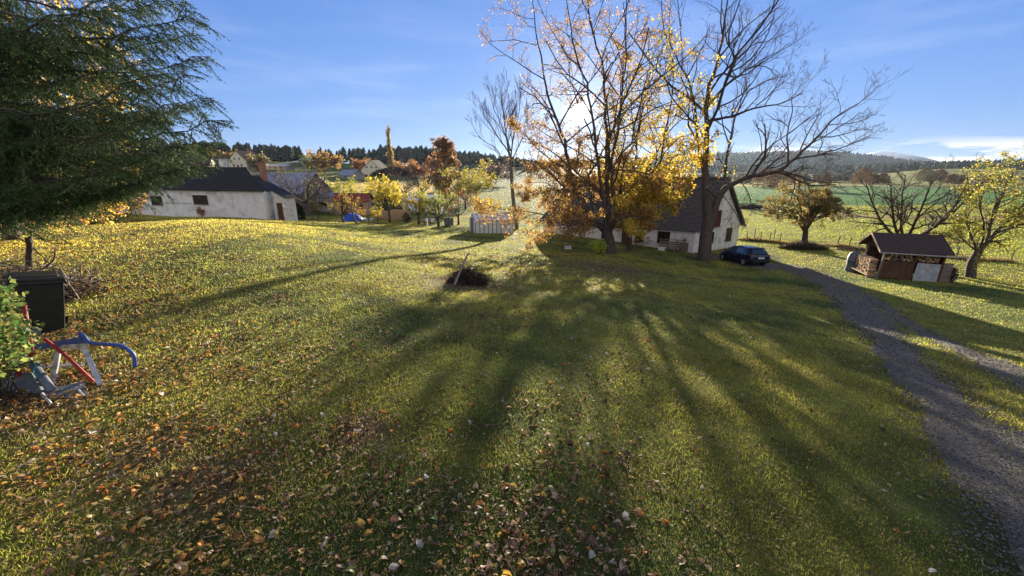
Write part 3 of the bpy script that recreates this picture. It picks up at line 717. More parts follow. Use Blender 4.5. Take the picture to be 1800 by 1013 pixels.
for pts, r0, k in (([(1722, 441), (1750, 410), (1780, 380, -.6), (1815, 345, -1), (1845, 320, -1.2)], .16, 9), ([(1720, 445), (1705, 410, .6), (1698, 380, 1), (1700, 350, 1.4)], .10, 9),
                   ([(1735, 425), (1745, 380, .4), (1760, 340, .8), (1778, 310, 1), (1792, 290, 1)], .12, 9), ([(1750, 410), (1800, 395, -1.5), (1850, 400, -2)], .08, 8),
                   ([(1722, 445), (1730, 400, -1.6), (1722, 360, -2.4), (1735, 325, -3)], .09, 8), ([(1780, 380), (1830, 360, 1), (1880, 350, 2)], .08, 7), ([(1715, 440), (1690, 420, -1), (1675, 400, -1.5)], .06, 6)):
    T.limb(pxl(pts, D), r0, .02, kids=k, start=.15)
g = np.random.default_rng(44); P = twig_points(T.tw, g, 11500)
tree_object('pear_tree', T, B, 'leaning fruit tree thick with yellow-green leaves right of the woodshed', M_bark, leaf_cards(P, g, .10, [(.26, .25, .04), (.30, .26, .05), (.17, .20, .03), (.34, .26, .05)], hang=.4, jit=.1))

GT = 'fruit trees along the far edge of the lawn'
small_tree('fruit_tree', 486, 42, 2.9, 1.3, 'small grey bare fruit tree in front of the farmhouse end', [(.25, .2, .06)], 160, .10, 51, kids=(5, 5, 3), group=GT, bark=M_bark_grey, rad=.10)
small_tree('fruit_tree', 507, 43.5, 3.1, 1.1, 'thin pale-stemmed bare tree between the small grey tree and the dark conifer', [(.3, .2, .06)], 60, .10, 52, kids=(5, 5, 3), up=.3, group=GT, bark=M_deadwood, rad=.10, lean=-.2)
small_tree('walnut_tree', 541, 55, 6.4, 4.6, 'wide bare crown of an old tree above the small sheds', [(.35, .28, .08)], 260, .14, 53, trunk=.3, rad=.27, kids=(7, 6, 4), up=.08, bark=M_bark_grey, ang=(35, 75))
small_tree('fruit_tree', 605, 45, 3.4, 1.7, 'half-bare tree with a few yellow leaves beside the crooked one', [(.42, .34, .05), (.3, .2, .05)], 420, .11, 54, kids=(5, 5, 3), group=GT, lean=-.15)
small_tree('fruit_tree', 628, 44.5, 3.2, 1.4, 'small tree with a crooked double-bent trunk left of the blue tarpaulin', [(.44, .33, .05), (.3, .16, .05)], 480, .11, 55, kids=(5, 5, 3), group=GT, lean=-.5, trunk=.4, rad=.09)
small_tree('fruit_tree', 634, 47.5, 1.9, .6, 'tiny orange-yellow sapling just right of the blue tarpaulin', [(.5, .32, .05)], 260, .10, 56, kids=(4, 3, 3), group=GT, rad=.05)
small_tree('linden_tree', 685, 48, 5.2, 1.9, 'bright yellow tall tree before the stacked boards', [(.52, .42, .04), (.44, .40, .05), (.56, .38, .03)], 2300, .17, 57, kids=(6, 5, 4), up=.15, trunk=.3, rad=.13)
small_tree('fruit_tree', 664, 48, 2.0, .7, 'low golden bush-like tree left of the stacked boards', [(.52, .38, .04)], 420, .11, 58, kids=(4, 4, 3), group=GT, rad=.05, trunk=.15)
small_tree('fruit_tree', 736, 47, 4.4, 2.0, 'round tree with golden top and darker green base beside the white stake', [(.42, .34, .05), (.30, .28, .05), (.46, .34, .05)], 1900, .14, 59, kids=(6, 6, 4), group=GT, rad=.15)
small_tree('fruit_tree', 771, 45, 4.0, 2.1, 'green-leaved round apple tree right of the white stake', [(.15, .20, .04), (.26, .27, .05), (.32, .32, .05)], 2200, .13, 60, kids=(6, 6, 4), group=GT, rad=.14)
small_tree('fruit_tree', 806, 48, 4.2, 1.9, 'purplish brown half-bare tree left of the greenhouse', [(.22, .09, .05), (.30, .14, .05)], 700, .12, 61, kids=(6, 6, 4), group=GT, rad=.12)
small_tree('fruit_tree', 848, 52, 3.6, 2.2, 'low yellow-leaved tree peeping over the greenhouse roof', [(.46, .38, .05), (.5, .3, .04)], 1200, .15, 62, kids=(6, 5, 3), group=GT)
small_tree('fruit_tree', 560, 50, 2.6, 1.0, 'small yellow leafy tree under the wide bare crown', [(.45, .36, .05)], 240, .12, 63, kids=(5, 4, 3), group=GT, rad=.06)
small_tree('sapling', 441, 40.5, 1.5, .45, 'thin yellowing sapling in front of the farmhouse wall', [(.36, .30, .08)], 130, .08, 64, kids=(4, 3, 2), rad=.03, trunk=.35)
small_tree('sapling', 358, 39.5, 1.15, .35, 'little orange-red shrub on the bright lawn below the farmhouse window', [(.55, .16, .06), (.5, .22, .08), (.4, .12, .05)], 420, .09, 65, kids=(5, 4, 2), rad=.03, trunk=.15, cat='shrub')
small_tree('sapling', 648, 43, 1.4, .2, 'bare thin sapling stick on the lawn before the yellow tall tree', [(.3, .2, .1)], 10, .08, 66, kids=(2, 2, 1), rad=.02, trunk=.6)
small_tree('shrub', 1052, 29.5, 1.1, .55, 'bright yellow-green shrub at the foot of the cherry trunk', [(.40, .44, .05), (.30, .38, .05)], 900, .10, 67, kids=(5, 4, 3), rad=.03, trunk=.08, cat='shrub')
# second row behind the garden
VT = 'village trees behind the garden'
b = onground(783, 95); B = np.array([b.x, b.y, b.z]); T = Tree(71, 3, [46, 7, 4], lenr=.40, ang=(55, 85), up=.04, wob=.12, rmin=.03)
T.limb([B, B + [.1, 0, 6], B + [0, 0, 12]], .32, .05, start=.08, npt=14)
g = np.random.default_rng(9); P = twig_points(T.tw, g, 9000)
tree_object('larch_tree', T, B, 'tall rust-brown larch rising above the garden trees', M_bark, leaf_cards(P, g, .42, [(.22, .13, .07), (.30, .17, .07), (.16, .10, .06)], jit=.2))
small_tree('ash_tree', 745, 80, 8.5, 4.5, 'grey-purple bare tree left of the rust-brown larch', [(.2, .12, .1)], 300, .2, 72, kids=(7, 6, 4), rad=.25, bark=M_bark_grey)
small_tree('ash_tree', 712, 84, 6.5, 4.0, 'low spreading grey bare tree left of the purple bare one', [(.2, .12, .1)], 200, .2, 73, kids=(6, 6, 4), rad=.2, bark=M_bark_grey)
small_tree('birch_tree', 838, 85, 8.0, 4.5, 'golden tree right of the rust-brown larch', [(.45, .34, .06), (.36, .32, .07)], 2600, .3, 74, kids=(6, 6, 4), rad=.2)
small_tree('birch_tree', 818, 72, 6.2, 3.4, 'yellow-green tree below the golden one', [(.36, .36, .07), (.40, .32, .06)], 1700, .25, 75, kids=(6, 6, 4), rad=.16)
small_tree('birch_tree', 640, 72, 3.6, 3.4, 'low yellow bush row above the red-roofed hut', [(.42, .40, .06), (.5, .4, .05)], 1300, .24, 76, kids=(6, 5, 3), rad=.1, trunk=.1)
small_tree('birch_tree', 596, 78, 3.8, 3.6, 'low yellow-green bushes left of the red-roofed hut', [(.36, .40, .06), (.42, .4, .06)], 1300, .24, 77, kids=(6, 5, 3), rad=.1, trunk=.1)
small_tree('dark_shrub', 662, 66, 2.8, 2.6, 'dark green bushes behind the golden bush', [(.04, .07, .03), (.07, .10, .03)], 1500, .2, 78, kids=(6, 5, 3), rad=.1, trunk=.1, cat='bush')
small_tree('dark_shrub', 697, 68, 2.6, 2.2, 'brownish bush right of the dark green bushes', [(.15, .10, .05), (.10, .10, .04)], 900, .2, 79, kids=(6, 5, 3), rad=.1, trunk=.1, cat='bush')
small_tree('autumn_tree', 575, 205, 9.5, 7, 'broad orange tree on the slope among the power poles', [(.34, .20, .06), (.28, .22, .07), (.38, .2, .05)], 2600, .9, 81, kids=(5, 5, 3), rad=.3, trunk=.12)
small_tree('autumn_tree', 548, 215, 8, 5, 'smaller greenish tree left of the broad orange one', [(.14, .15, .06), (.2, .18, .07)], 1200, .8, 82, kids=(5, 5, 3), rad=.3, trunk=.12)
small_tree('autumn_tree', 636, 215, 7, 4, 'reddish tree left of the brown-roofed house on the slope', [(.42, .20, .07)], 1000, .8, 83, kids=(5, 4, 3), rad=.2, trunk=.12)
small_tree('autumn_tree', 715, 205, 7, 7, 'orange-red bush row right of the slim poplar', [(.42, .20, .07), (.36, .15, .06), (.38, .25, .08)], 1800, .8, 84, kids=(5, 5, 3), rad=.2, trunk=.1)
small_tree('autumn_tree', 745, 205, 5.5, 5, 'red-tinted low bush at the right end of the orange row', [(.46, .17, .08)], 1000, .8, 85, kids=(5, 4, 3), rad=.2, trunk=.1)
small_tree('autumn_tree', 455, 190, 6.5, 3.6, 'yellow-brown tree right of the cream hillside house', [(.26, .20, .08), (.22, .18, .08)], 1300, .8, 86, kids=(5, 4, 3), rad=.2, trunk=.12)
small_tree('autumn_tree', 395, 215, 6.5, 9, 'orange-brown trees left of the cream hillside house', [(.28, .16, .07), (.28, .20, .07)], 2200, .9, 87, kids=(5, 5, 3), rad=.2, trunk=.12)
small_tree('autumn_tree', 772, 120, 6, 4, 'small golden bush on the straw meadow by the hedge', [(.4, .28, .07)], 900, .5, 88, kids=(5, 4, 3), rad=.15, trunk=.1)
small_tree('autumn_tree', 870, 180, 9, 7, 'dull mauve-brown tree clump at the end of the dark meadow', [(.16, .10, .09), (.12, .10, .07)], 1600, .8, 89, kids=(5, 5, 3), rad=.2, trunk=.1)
# slim poplar
b = onground(689, 200); B = np.array([b.x, b.y, b.z]); T = Tree(90, 2, [70, 8], lenr=.26, ang=(12, 26), up=.25, wob=.08, rmin=.05)
T.limb([B, B + [0, 0, 9], B + [0, 0, 21]], .45, .05, start=.08, npt=14)
g = np.random.default_rng(9); P = twig_points(T.tw, g, 4200); P = P[(g.random(len(P)) < np.clip(1.3 - (P[:, 2] - B[2]) / 17, .22, 1))]
tree_object('poplar_tree', T, B, 'tall slim column-shaped poplar standing on the slope against the sky', M_bark_grey, leaf_cards(P, g, .6, [(.30, .22, .08), (.32, .25, .09), (.22, .17, .08)], jit=.3))
# far field trees on the right
FT = 'round rust-coloured trees across the far field'
FIELD = []
for i, (px, dep, h, lab) in enumerate(((1514, 330, 15, 'largest round rust-brown tree at the far edge of the green field'), (1534, 335, 9, 'smaller brown tree just right of the largest round rust-brown one'), (1550, 340, 10, 'pinkish brown tree second right of the largest round one'),
        (1396, 300, 11, 'orange tree seen under the long bare limb left of the apple tree'), (1343, 240, 14, 'orange-gold tree seen just above the cottage roof corner'), (1366, 235, 13, 'golden brown tree right of the orange-gold one above the cottage'), (1450, 300, 9, 'brown tree seen just above the right side of the apple tree crown'),
        (1625, 420, 16, 'greenish brown tree behind the bare plum crown'), (1650, 430, 13, 'light brown far tree right of the greenish brown one'), (1672, 330, 9, 'rust-coloured far tree left of the yellow-green tree'), (1688, 330, 8, 'orange-pink far tree touching the yellow-green tree'), (1740, 330, 9, 'brown far tree seen through the yellow-green crown'), (1310, 330, 10, 'brown tree low above the field beside the cottage gable'))):
    FIELD.append((px, dep, h * .5, h * .8, lab, [(.24, .14, .07), (.28, .17, .08), (.19, .12, .07)] if i not in (7,) else [(.16, .14, .07), (.2, .14, .06)], 110 + i))

# dark round conifer by the farmhouse and dark hedge
def blobshrub(name, px, dep, w, h, label, cols, n, size, seed, cat, dy=None):
    b = onground(px, dep); g = np.random.default_rng(seed)
    th = g.uniform(0, 2 * np.pi, n); zz = g.random(n); rr = (g.random(n) ** .35)
    prof = np.sqrt(np.clip(1 - (zz * 1.02) ** 2.6, .02, 1))
    x = w * prof * rr * np.cos(th); y = (dy or w) * prof * rr * np.sin(th)
    P = np.stack([x, y, zz * h], 1); P += .12 * w * (np.stack([fbm(x, zz * h, 2 / w, 2, seed), fbm(y, zz * h, 2 / w, 2, seed + 1), fbm(x, y, 2 / w, 2, seed)], 1) - .5)
    P[:, 2] = np.maximum(P[:, 2], 0.02)
    root = thing(name, label, cat, b)
    V, Tt, c = leaf_cards(P, g, size, cols, hang=-.6, jit=.02)
    nmesh('foliage', V, [Tt], M_far, root, c)
    m = MB()
    for k in range(5): m.tube([(0, 0, -.05), (w * .3 * math.cos(k), w * .3 * math.sin(k), h * .4), (w * .4 * math.cos(k), w * .4 * math.sin(k), h * .75)], [.06, .04, .015], 5)
    m.build('stem', M_bark, root); return root
blobshrub('yew_bush', 521, 43.5, .95, 1.85, 'dense dark green round evergreen bush beside the farmhouse', [(.015, .03, .012), (.02, .04, .015)], 2200, .14, 3, 'bush')
for (px, dep, w_, h_, lab, cols, sd) in FIELD:
    r = blobshrub('field_tree', px, dep, w_, h_, lab, cols, 900, dep * .0036, sd, 'tree'); r['group'] = FT
blobshrub('hedge', 690, 197, 10.5, 3.6, 'long dark brown hedge below the brown-roofed house on the slope', [(.05, .05, .03), (.07, .05, .03)], 2600, .9, 4, 'hedge', 2.2)
blobshrub('thuja_bush', 715, 49, .6, 1.1, 'small dark evergreen right of the stacked boards', [(.03, .05, .02)], 500, .12, 6, 'bush')

# forests as masses
def conifers(name, pos, hts, label, c0, c1, seed, wid=.24, tiers=5, kind='stuff', round_=0.0):
    g = np.random.default_rng(seed); V = []; Tt = []; C = []; off = 0
    for (x, y), h in zip(pos, hts):
        z = Hs(x, y); rd = g.random() < round_; w0 = h * wid * g.uniform(.75, 1.3); bare_ = g.uniform(.08, .38) if not rd else .1
        col = np.array(c0) + (np.array(c1) - np.array(c0)) * g.random(); col = col * (1.6 if rd else 1)
        V += [(x - h * .012, y, z - 1), (x + h * .012, y, z - 1), (x, y, z + h * .9)]; C += [(.05, .04, .035)] * 3; Tt.append((off, off + 1, off + 2)); off += 3
        for t in range(tiers):
            f = t / tiers; zb = z + h * (bare_ + (1 - bare_) * f); zt = z + h * min(1, bare_ + (1 - bare_) * (f + .42)); w = w0 * ((1 - f) ** .8 if not rd else math.sin(math.pi * min(.95, .25 + f * .75)) ** .5)
            k = 7; a0 = g.uniform(0, 6.28)
            for q in range(k):
                a = a0 + q * 6.283 / k; a2 = a + 6.283 / k * .8; ww = w * g.uniform(.6, 1.2); dz = g.uniform(-.06, .03) * h
                V += [(x + ww * math.cos(a), y + ww * math.sin(a), zb + dz), (x + ww * math.cos(a2), y + ww * math.sin(a2), zb + dz * .4), (x + g.normal(0, .03) * h, y, zt)]
                C += [tuple(col * g.uniform(.7, 1.3))] * 3; Tt.append((off, off + 1, off + 2)); off += 3
    return tag(nmesh(name, V, [np.array(Tt)], M_far, None, np.array(C)), label, 'forest', kind=kind)
g = np.random.default_rng(50); pos = []; hts = []
for k in range(1500):
    a = g.uniform(-56, 4); r = 352 + g.random() ** 1.2 * 90 + (10 if a > -20 else 0)
    edge = 1.0
    if -26.6 < a < -25.0: continue
    thin = (-25.0 <= a < -18) and g.random() < .62
    if thin: continue
    pos.append((r * math.sin(R(a)), r * math.cos(R(a)))); hts.append(g.uniform(9, 14.5) * (1.12 if a > -18 and a < -8 else .9) * (1 - .4 * max(0, (a + 6) / 10)))
conifers('forest', pos, hts, 'dark pine wood along the crest of the left hill', (.018, .030, .022), (.040, .045, .028), 51, tiers=5, round_=.16, wid=.30)
pos = []; hts = []
for k in range(2600):
    a = g.uniform(-6, 66); r = g.uniform(960, 1560)
    if a < 22 and g.random() < .4: continue
    pos.append((r * math.sin(R(a)), r * math.cos(R(a)))); hts.append(g.uniform(12, 20))
for k in range(3000):
    a = g.uniform(12, 48); r = g.uniform(1900, 2750); pos.append((r * math.sin(R(a)), r * math.cos(R(a)))); hts.append(g.uniform(18, 28))
conifers('far_forest', pos, hts, 'wooded blue-green ridges far across the fields', (.018, .028, .022), (.035, .045, .03), 52, wid=.34, tiers=2, round_=.25)
pos = []; hts = []
for k in range(420):
    a = g.uniform(12, 64); r = (560 + 40 * math.sin(a)) if a < 41 else g.uniform(600, 660)
    if a > 41 and g.random() < .82: continue
    r += g.uniform(-25, 25); pos.append((r * math.sin(R(a)), r * math.cos(R(a)))); hts.append(g.uniform(5, 9.5))
conifers('field_copse', pos, hts, 'belt of brown and green trees along the far fields', (.07, .055, .035), (.05, .06, .03), 53, wid=.45, tiers=3, round_=.9)

# snow-capped mountain far away
def mountain():
    n, m = 60, 14; V = []; C = []
    for j in range(m):
        for i in range(n):
            a = R(24 + 36 * i / (n - 1)); r = 4250 + (j - m / 2) * 130
            e = math.exp(-((j - m / 2 + .5) / 3.2) ** 2)
            t = 36 * i / (n - 1) + 24
            hh = 70 * math.exp(-((t - 41.3) / 3.2) ** 2) + 215 * math.exp(-((t - 42) / 6.5) ** 2) + 150 * math.exp(-((t - 33) / 5) ** 2)
            hh *= .9 + .25 * float(fbm(np.array([i * .35]), np.array([j * .4]), 1, 3, 6)[0])
            hh *= .6; V.append((r * math.sin(a), r * math.cos(a), -20 + hh * e)); sn = min(1, max(0, (hh * e - 118) / 25)); C.append(np.array([.05, .07, .09]) * (1 - sn) + np.array([.8, .82, .86]) * sn)
    i = np.arange(m - 1)[:, None] * n + np.arange(n - 1)[None]
    q = np.stack([i, i + 1, i + n + 1, i + n], -1).reshape(-1, 4)
    return tag(nmesh('mountain', V, [q], M_far, None, np.array(C), True), kind='structure')
mountain()

# ------------------------------------------------------------------ buildings
def V3(*a): return Vector(a)
def wallbox(mb, O, d, n, t0, t1, z0, z1, dep, push=0):
    """box on a wall: O origin, d along, n outward, t range along, z range, depth dep, pushed out by push"""
    O = Vector(O); d = Vector(d); n = Vector(n)
    p = [O + d * t0, O + d * t1]
    a = [Vector((q.x, q.y, z0)) + n * push for q in p] + [Vector((q.x, q.y, z1)) + n * push for q in p[::-1]]
    return mb.prism(a, n * dep)
def window(root, O, d, n, t0, t1, z0, z1, bars=1, framemat=None, fw=.06, glass=None, sill=True, name='window', cross=False):
    """frame with pane standing in a dark recess, sits proud of the wall by a few mm"""
    m = MB(); framemat = framemat or M_wood
    for a0, a1, b0, b1 in ((t0, t0 + fw, z0, z1), (t1 - fw, t1, z0, z1), (t0 + fw, t1 - fw, z0, z0 + fw), (t0 + fw, t1 - fw, z1 - fw, z1)):
        wallbox(m, O, d, n, a0, a1, b0, b1, .045, -.01)
    for k in range(bars):
        c = t0 + (t1 - t0) * (k + 1) / (bars + 1); wallbox(m, O, d, n, c - fw / 2, c + fw / 2, z0 + fw, z1 - fw, .035, -.005)
    if cross:
        c = z0 + (z1 - z0) * .62
        for k in range(bars + 1):
            a0 = t0 + (t1 - t0) * k / (bars + 1) + (fw if k == 0 else fw / 2); a1 = t0 + (t1 - t0) * (k + 1) / (bars + 1) - (fw if k == bars else fw / 2)
            wallbox(m, O, d, n, a0, a1, c - fw / 3, c + fw / 3, .03, -.005)
    w = m.build(name, framemat, root)
    g_ = MB(); wallbox(g_, O, d, n, t0 + .01, t1 - .01, z0 + .01, z1 - .01, .015, -.006); g_.build('pane', glass or M_glass, w)
    if sill:
        s_ = MB(); wallbox(s_, O, d, n, t0 - .06, t1 + .06, z0 - .05, z0 - .002, .09, .0); s_.build('sill', M_concrete, w)
    return w
def onwall(px, py, O, d):
    """parameter t along a vertical wall plane (O, d) and height z for a pixel"""
    rd = ray(px, py); # solve s*rd.xy = O.xy + t d.xy
    A = np.array([[rd.x, -d.x], [rd.y, -d.y]]); s, t = np.linalg.solve(A, np.array([O.x, O.y])); return t, s * rd.z

# --- whitewashed cottage on the right
A = V3(16.9, 36.7, 0); df = V3(-.866, .5, 0); dg = V3(.8, .6, 0); Wd = 8.7; Ln = 15.5
Bc = A + dg * Wd; Cc = A + df * Ln; Dc = Bc + df * Ln
ze = -4.94; zb = -8.1; za = -.62
nf = V3(-.5, -.866, 0); ng = V3(.6, -.8, 0)
cot = thing('cottage', 'whitewashed cottage with steep grey tiled roof and stained gable behind the bare tree', 'cottage', A + V3(0, 0, -7.2))
off_ = A + V3(0, 0, -7.2)
def loc(o, root):            # geometry was given in world coordinates; move it under its root
    o.matrix_parent_inverse = Matrix.Translation(-Vector(root.location)); return o
def reroot(root):
    for c in root.children: c.matrix_parent_inverse = Matrix.Translation(-Vector(root.location))
def wallpoly(O, d, pts): return [Vector((O.x + d.x * t, O.y + d.y * t, z)) for t, z in pts]
m = MB(); th = .35
mid = Wd / 2
m.prism(wallpoly(A, dg, [(0, zb), (Wd, zb), (Wd, ze), (mid, za), (0, ze)]), -ng * th)
m.build('gable_wall', M_whiteold, cot)
m = MB(); m.prism(wallpoly(A, df, [(.012, zb), (Ln, zb), (Ln, ze - .02), (.012, ze - .02)]), -nf * th); m.build('front_wall', M_white, cot)
m = MB(); m.prism(wallpoly(Bc - ng * (th + .003), df, [(.2, zb), (Ln, zb), (Ln, ze - .02), (.2, ze - .02)]), nf * th)
m.prism(wallpoly(Cc, dg, [(.4, zb), (Wd - .4, zb), (Wd - .4, ze), (mid, za - .1), (.4, ze)]), ng * .3); m.build('back_wall', M_white, cot)
# roof slabs with verge overhang, laid in tile courses
ridge0 = A + dg * mid; apex = Vector((ridge0.x, ridge0.y, za + .16))
def slope(e0, name, flip):
    mm = MB(); o0 = e0 - df * .42; o1 = e0 + df * (Ln + .3); a0 = apex - df * .42; a1 = apex + df * (Ln + .3)
    nc = 22
    for k in range(nc):
        f0 = k / nc; f1 = (k + 1) / nc
        p0 = o0.lerp(a0, f0); p1 = o1.lerp(a1, f0); p2 = o1.lerp(a1, f1); p3 = o0.lerp(a0, f1)
        lift = V3(0, 0, .045)
        mm.add([p0 + lift, p1 + lift, p2, p3, p0 - lift, p1 - lift, p2 - lift * 1.3, p3 - lift * 1.3], [(0, 1, 2, 3), (7, 6, 5, 4), (0, 4, 5, 1), (3, 7, 4, 0), (2, 6, 7, 3), (1, 5, 6, 2)])
    return mm.build(name, M_roof, cot)
ed = (apex - Vector((A.x, A.y, ze))).normalized()
s1 = slope(Vector((A.x, A.y, ze)) - ed * .45 + V3(0, 0, .14), 'roof', False)
ed2 = (apex - Vector((Bc.x, Bc.y, ze))).normalized()
slope(Vector((Bc.x, Bc.y, ze)) - ed2 * .6 + V3(0, 0, .14), 'roof', True)
m = MB(); m.tube([apex - df * .43 + V3(0, 0, .02), apex + df * (Ln + .3) + V3(0, 0, .02)], .13, 8); m.build('ridge_tiles', M_roof, s1)
m = MB(); rc = apex + df * 6; m.box((rc.x, rc.y, rc.z + .35), (.6, .6, 1.3), R(-30)); m.box((rc.x, rc.y, rc.z + 1.04), (.72, .72, .09), R(-30)); m.build('chimney', M_brick, s1)
m = MB(); v0 = Vector((A.x, A.y, ze)) - ed * .45; 
for e_, a_ in ((Vector((A.x, A.y, ze)) - ed * .45, apex), (Vector((Bc.x, Bc.y, ze)) - ed2 * .6, apex)):
    m.bar(e_ - df * .41 + V3(0, 0, .02), a_ - df * .41 - V3(0, 0, .16), .05, .14)
m.build('verge_board', M_oldwood, s1)
for (x0, y0, x1, y1, nm) in ((1247, 409, 1253, 427, 0), (1277.5, 401.5, 1284, 423, 1)):
    t0, z1 = onwall(x0, y0, A, dg); t1, z0 = onwall(x1, y1, A, dg); window(cot, A, dg, ng, t0, t1, z0, z1, 1, M_wood)
t0, z1 = onwall(1255.5, 371, A, dg); t1, z0 = onwall(1265, 398, A, dg)
m = MB(); wallbox(m, A, dg, ng, t0, t1, z0, z1, .05, -.01)
for k in range(5):
    q = t0 + (t1 - t0) * (k + .5) / 5; wallbox(m, A, dg, ng, q - .008, q + .008, z0 + .03, z1 - .03, .02, .042)
lo_ = m.build('loft_door', M_darkred, cot); m = MB(); wallbox(m, A, dg, ng, t1 - .16, t1 - .08, (z0 + z1) / 2 - .02, (z0 + z1) / 2 + .02, .03, .04); m.build('handle', M_black, lo_)
m = MB(); wallbox(m, A, dg, ng, t0 - .1, t1 + .1, z0 - .08, z0 - .004, .12, 0); m.build('door_sill', M_concrete, cot)
t0, z1 = onwall(1178.5, 408, A, df); t1, z0 = onwall(1154.5, 427, A, df); window(cot, A, df, nf, t0, t1, z0, z1, 2, M_wood, cross=False)
for (x0, y0, x1, y1) in ((1118, 408, 1130, 426), (1058, 404, 1070, 420)):
    t1, z1 = onwall(x0, y0, A, df); t0, z0 = onwall(x1, y1, A, df); window(cot, A, df, nf, t0, t1, z0, z1, 1, M_wood)
t1, z1 = onwall(1094, 400, A, df); t0, z0 = onwall(1104, 438, A, df)
m = MB(); wallbox(m, A, df, nf, t0, t1, z0, z1, .05, -.01)
for q in (.33, .66): wallbox(m, A, df, nf, t0 + .08, t1 - .08, z0 + (z1 - z0) * (q - .26), z0 + (z1 - z0) * q, .02, .042)
dr = m.build('door', M_wood, cot); m = MB(); wallbox(m, A, df, nf, t0 + .06, t0 + .12, (z0 + z1) / 2 - .08, (z0 + z1) / 2 + .04, .05, .04); m.build('handle', M_alu, dr)
reroot(cot)
def fixchild(root):
    for c in root.children:
        for g2 in c.children: pass

# things in front of the cottage: bench stack, bicycle, wheel, flower pot
def bench():
    t, z = onwall(1182, 440, A, df); p = A + df * t + nf * .9; zz = Hs(p.x, p.y)
    r = thing('pallet_bench', 'weathered grey wooden pallet bench piled with oddments under the cottage window', 'bench', (p.x, p.y, zz), math.atan2(df.y, df.x) + math.pi)
    m = MB()
    for z_ in (.12, .42, .46): m.box((0, 0, z_), (2.1, .6, .035))
    m.build('seat', M_oldwood, r)
    m = MB()
    for z_ in (.62, .80): m.box((0, .30, z_), (2.3, .03, .13))
    m.box((0, .30, 1.02), (2.4, .04, .06)); m.build('backrest', M_oldwood, r)
    for x in (-1.02, -.3, .4, 1.02):
        m = MB(); m.box((x, .26, .5), (.08, .07, 1.0)); m.box((x, -.24, .21), (.08, .07, .42)); m.build('leg', M_oldwood, r)
    return r
bench()
def crate_at(px, label, c, sz, push, mat):
    t, z = onwall(px, 440, A, df); p = A + df * t + nf * push; zz = Hs(p.x, p.y)
    r = thing('crate', label, 'crate', (p.x, p.y, zz), math.atan2(df.y, df.x) + R(5) + math.pi)
    m = MB(); w, d_, h = sz
    for k in range(3):
        z_ = h * (.17 + .33 * k); 
        m.box((0, -d_ / 2, z_), (w, .02, h * .26)); m.box((0, d_ / 2, z_), (w, .02, h * .26)); m.box((-w / 2 + .01, 0, z_), (.02, d_ - .03, h * .26)); m.box((w / 2 - .01, 0, z_), (.02, d_ - .03, h * .26))
    m.build('slats', mat, r)
    m = MB(); m.box((0, 0, .015), (w - .05, d_ - .05, .02)); m.build('base', mat, r); return r
crate_at(1203, 'slatted grey crate standing at the right end of the pallet bench', 0, (.75, .6, .95), .8, M_oldwood)
crate_at(1167, 'low white tub crate pushed under the pallet bench', 0, (.6, .35, .3), 1.45, M_whitepaint)
def wheel(m, c, r, ax, rw=.02, spokes=10):
    c = Vector(c); ax = Vector(ax).normalized(); u = ax.cross(V3(0, 0, 1)).normalized(); v = V3(0, 0, 1)
    m.tube([c + r * (math.cos(a) * u + math.sin(a) * v) for a in [2 * math.pi * k / 20 for k in range(21)]], rw, 5)
def bicycle():
    t, z = onwall(1135, 440, A, df); p = A + df * t + nf * .45; zz = Hs(p.x, p.y)
    r = thing('bicycle', 'old bicycle leaning on the shaded cottage wall left of the pallet bench', 'bicycle', (p.x, p.y, zz), math.atan2(df.y, df.x))
    for x in (-.52, .52):
        m = MB(); wheel(m, (x, 0, .34), .33, (0, 1, 0)); w = m.build('wheel', M_tyre, r); m = MB()
        for k in range(8):
            a = k * math.pi / 8; m.bar((x - .32 * math.cos(a), 0, .34 - .32 * math.sin(a)), (x + .32 * math.cos(a), 0, .34 + .32 * math.sin(a)), .004)
        m.build('spokes', M_alu, w)
    m = MB()
    for a, b_ in (((-.52, 0, .34), (-.1, 0, .32)), ((-.52, 0, .34), (-.2, 0, .8)), ((-.1, 0, .32), (-.22, 0, .86)), ((-.1, 0, .32), (.36, 0, .78)), ((-.2, 0, .78), (.36, 0, .84)), ((.52, 0, .34), (.34, 0, .98))): m.tube([a, b_], .018, 6)
    m.build('frame', M_darkred, r)
    m = MB(); m.box((-.23, 0, .9), (.26, .14, .06)); m.build('saddle', M_black, r)
    m = MB(); m.tube([(.26, -.28, 1.0), (.36, -.1, 1.02), (.36, .1, 1.02), (.26, .28, 1.0)], .014, 6); m.build('handlebar', M_alu, r)
bicycle()
def potplant():
    t, z = onwall(1119, 440, A, df); p = A + df * t + nf * .5; zz = Hs(p.x, p.y)
    r = thing('flower_pot', 'dark potted plant by the cottage wall left of the bicycle', 'plant', (p.x, p.y, zz))
    m = MB(); m.tube([(0, 0, 0), (0, 0, .3), (0, 0, .32)], [.13, .19, .2], 12); m.build('pot', M_brick, r)
    g = np.random.default_rng(3); P = g.normal(0, .16, (260, 3)); P[:, 2] = np.abs(P[:, 2]) * 2 + .3; v, t_, c = leaf_cards(P, g, .09, [(.05, .08, .03), (.2, .08, .05)], hang=-.2, jit=.02); nmesh('foliage', v, [t_], M_leaf, r, c)
potplant()
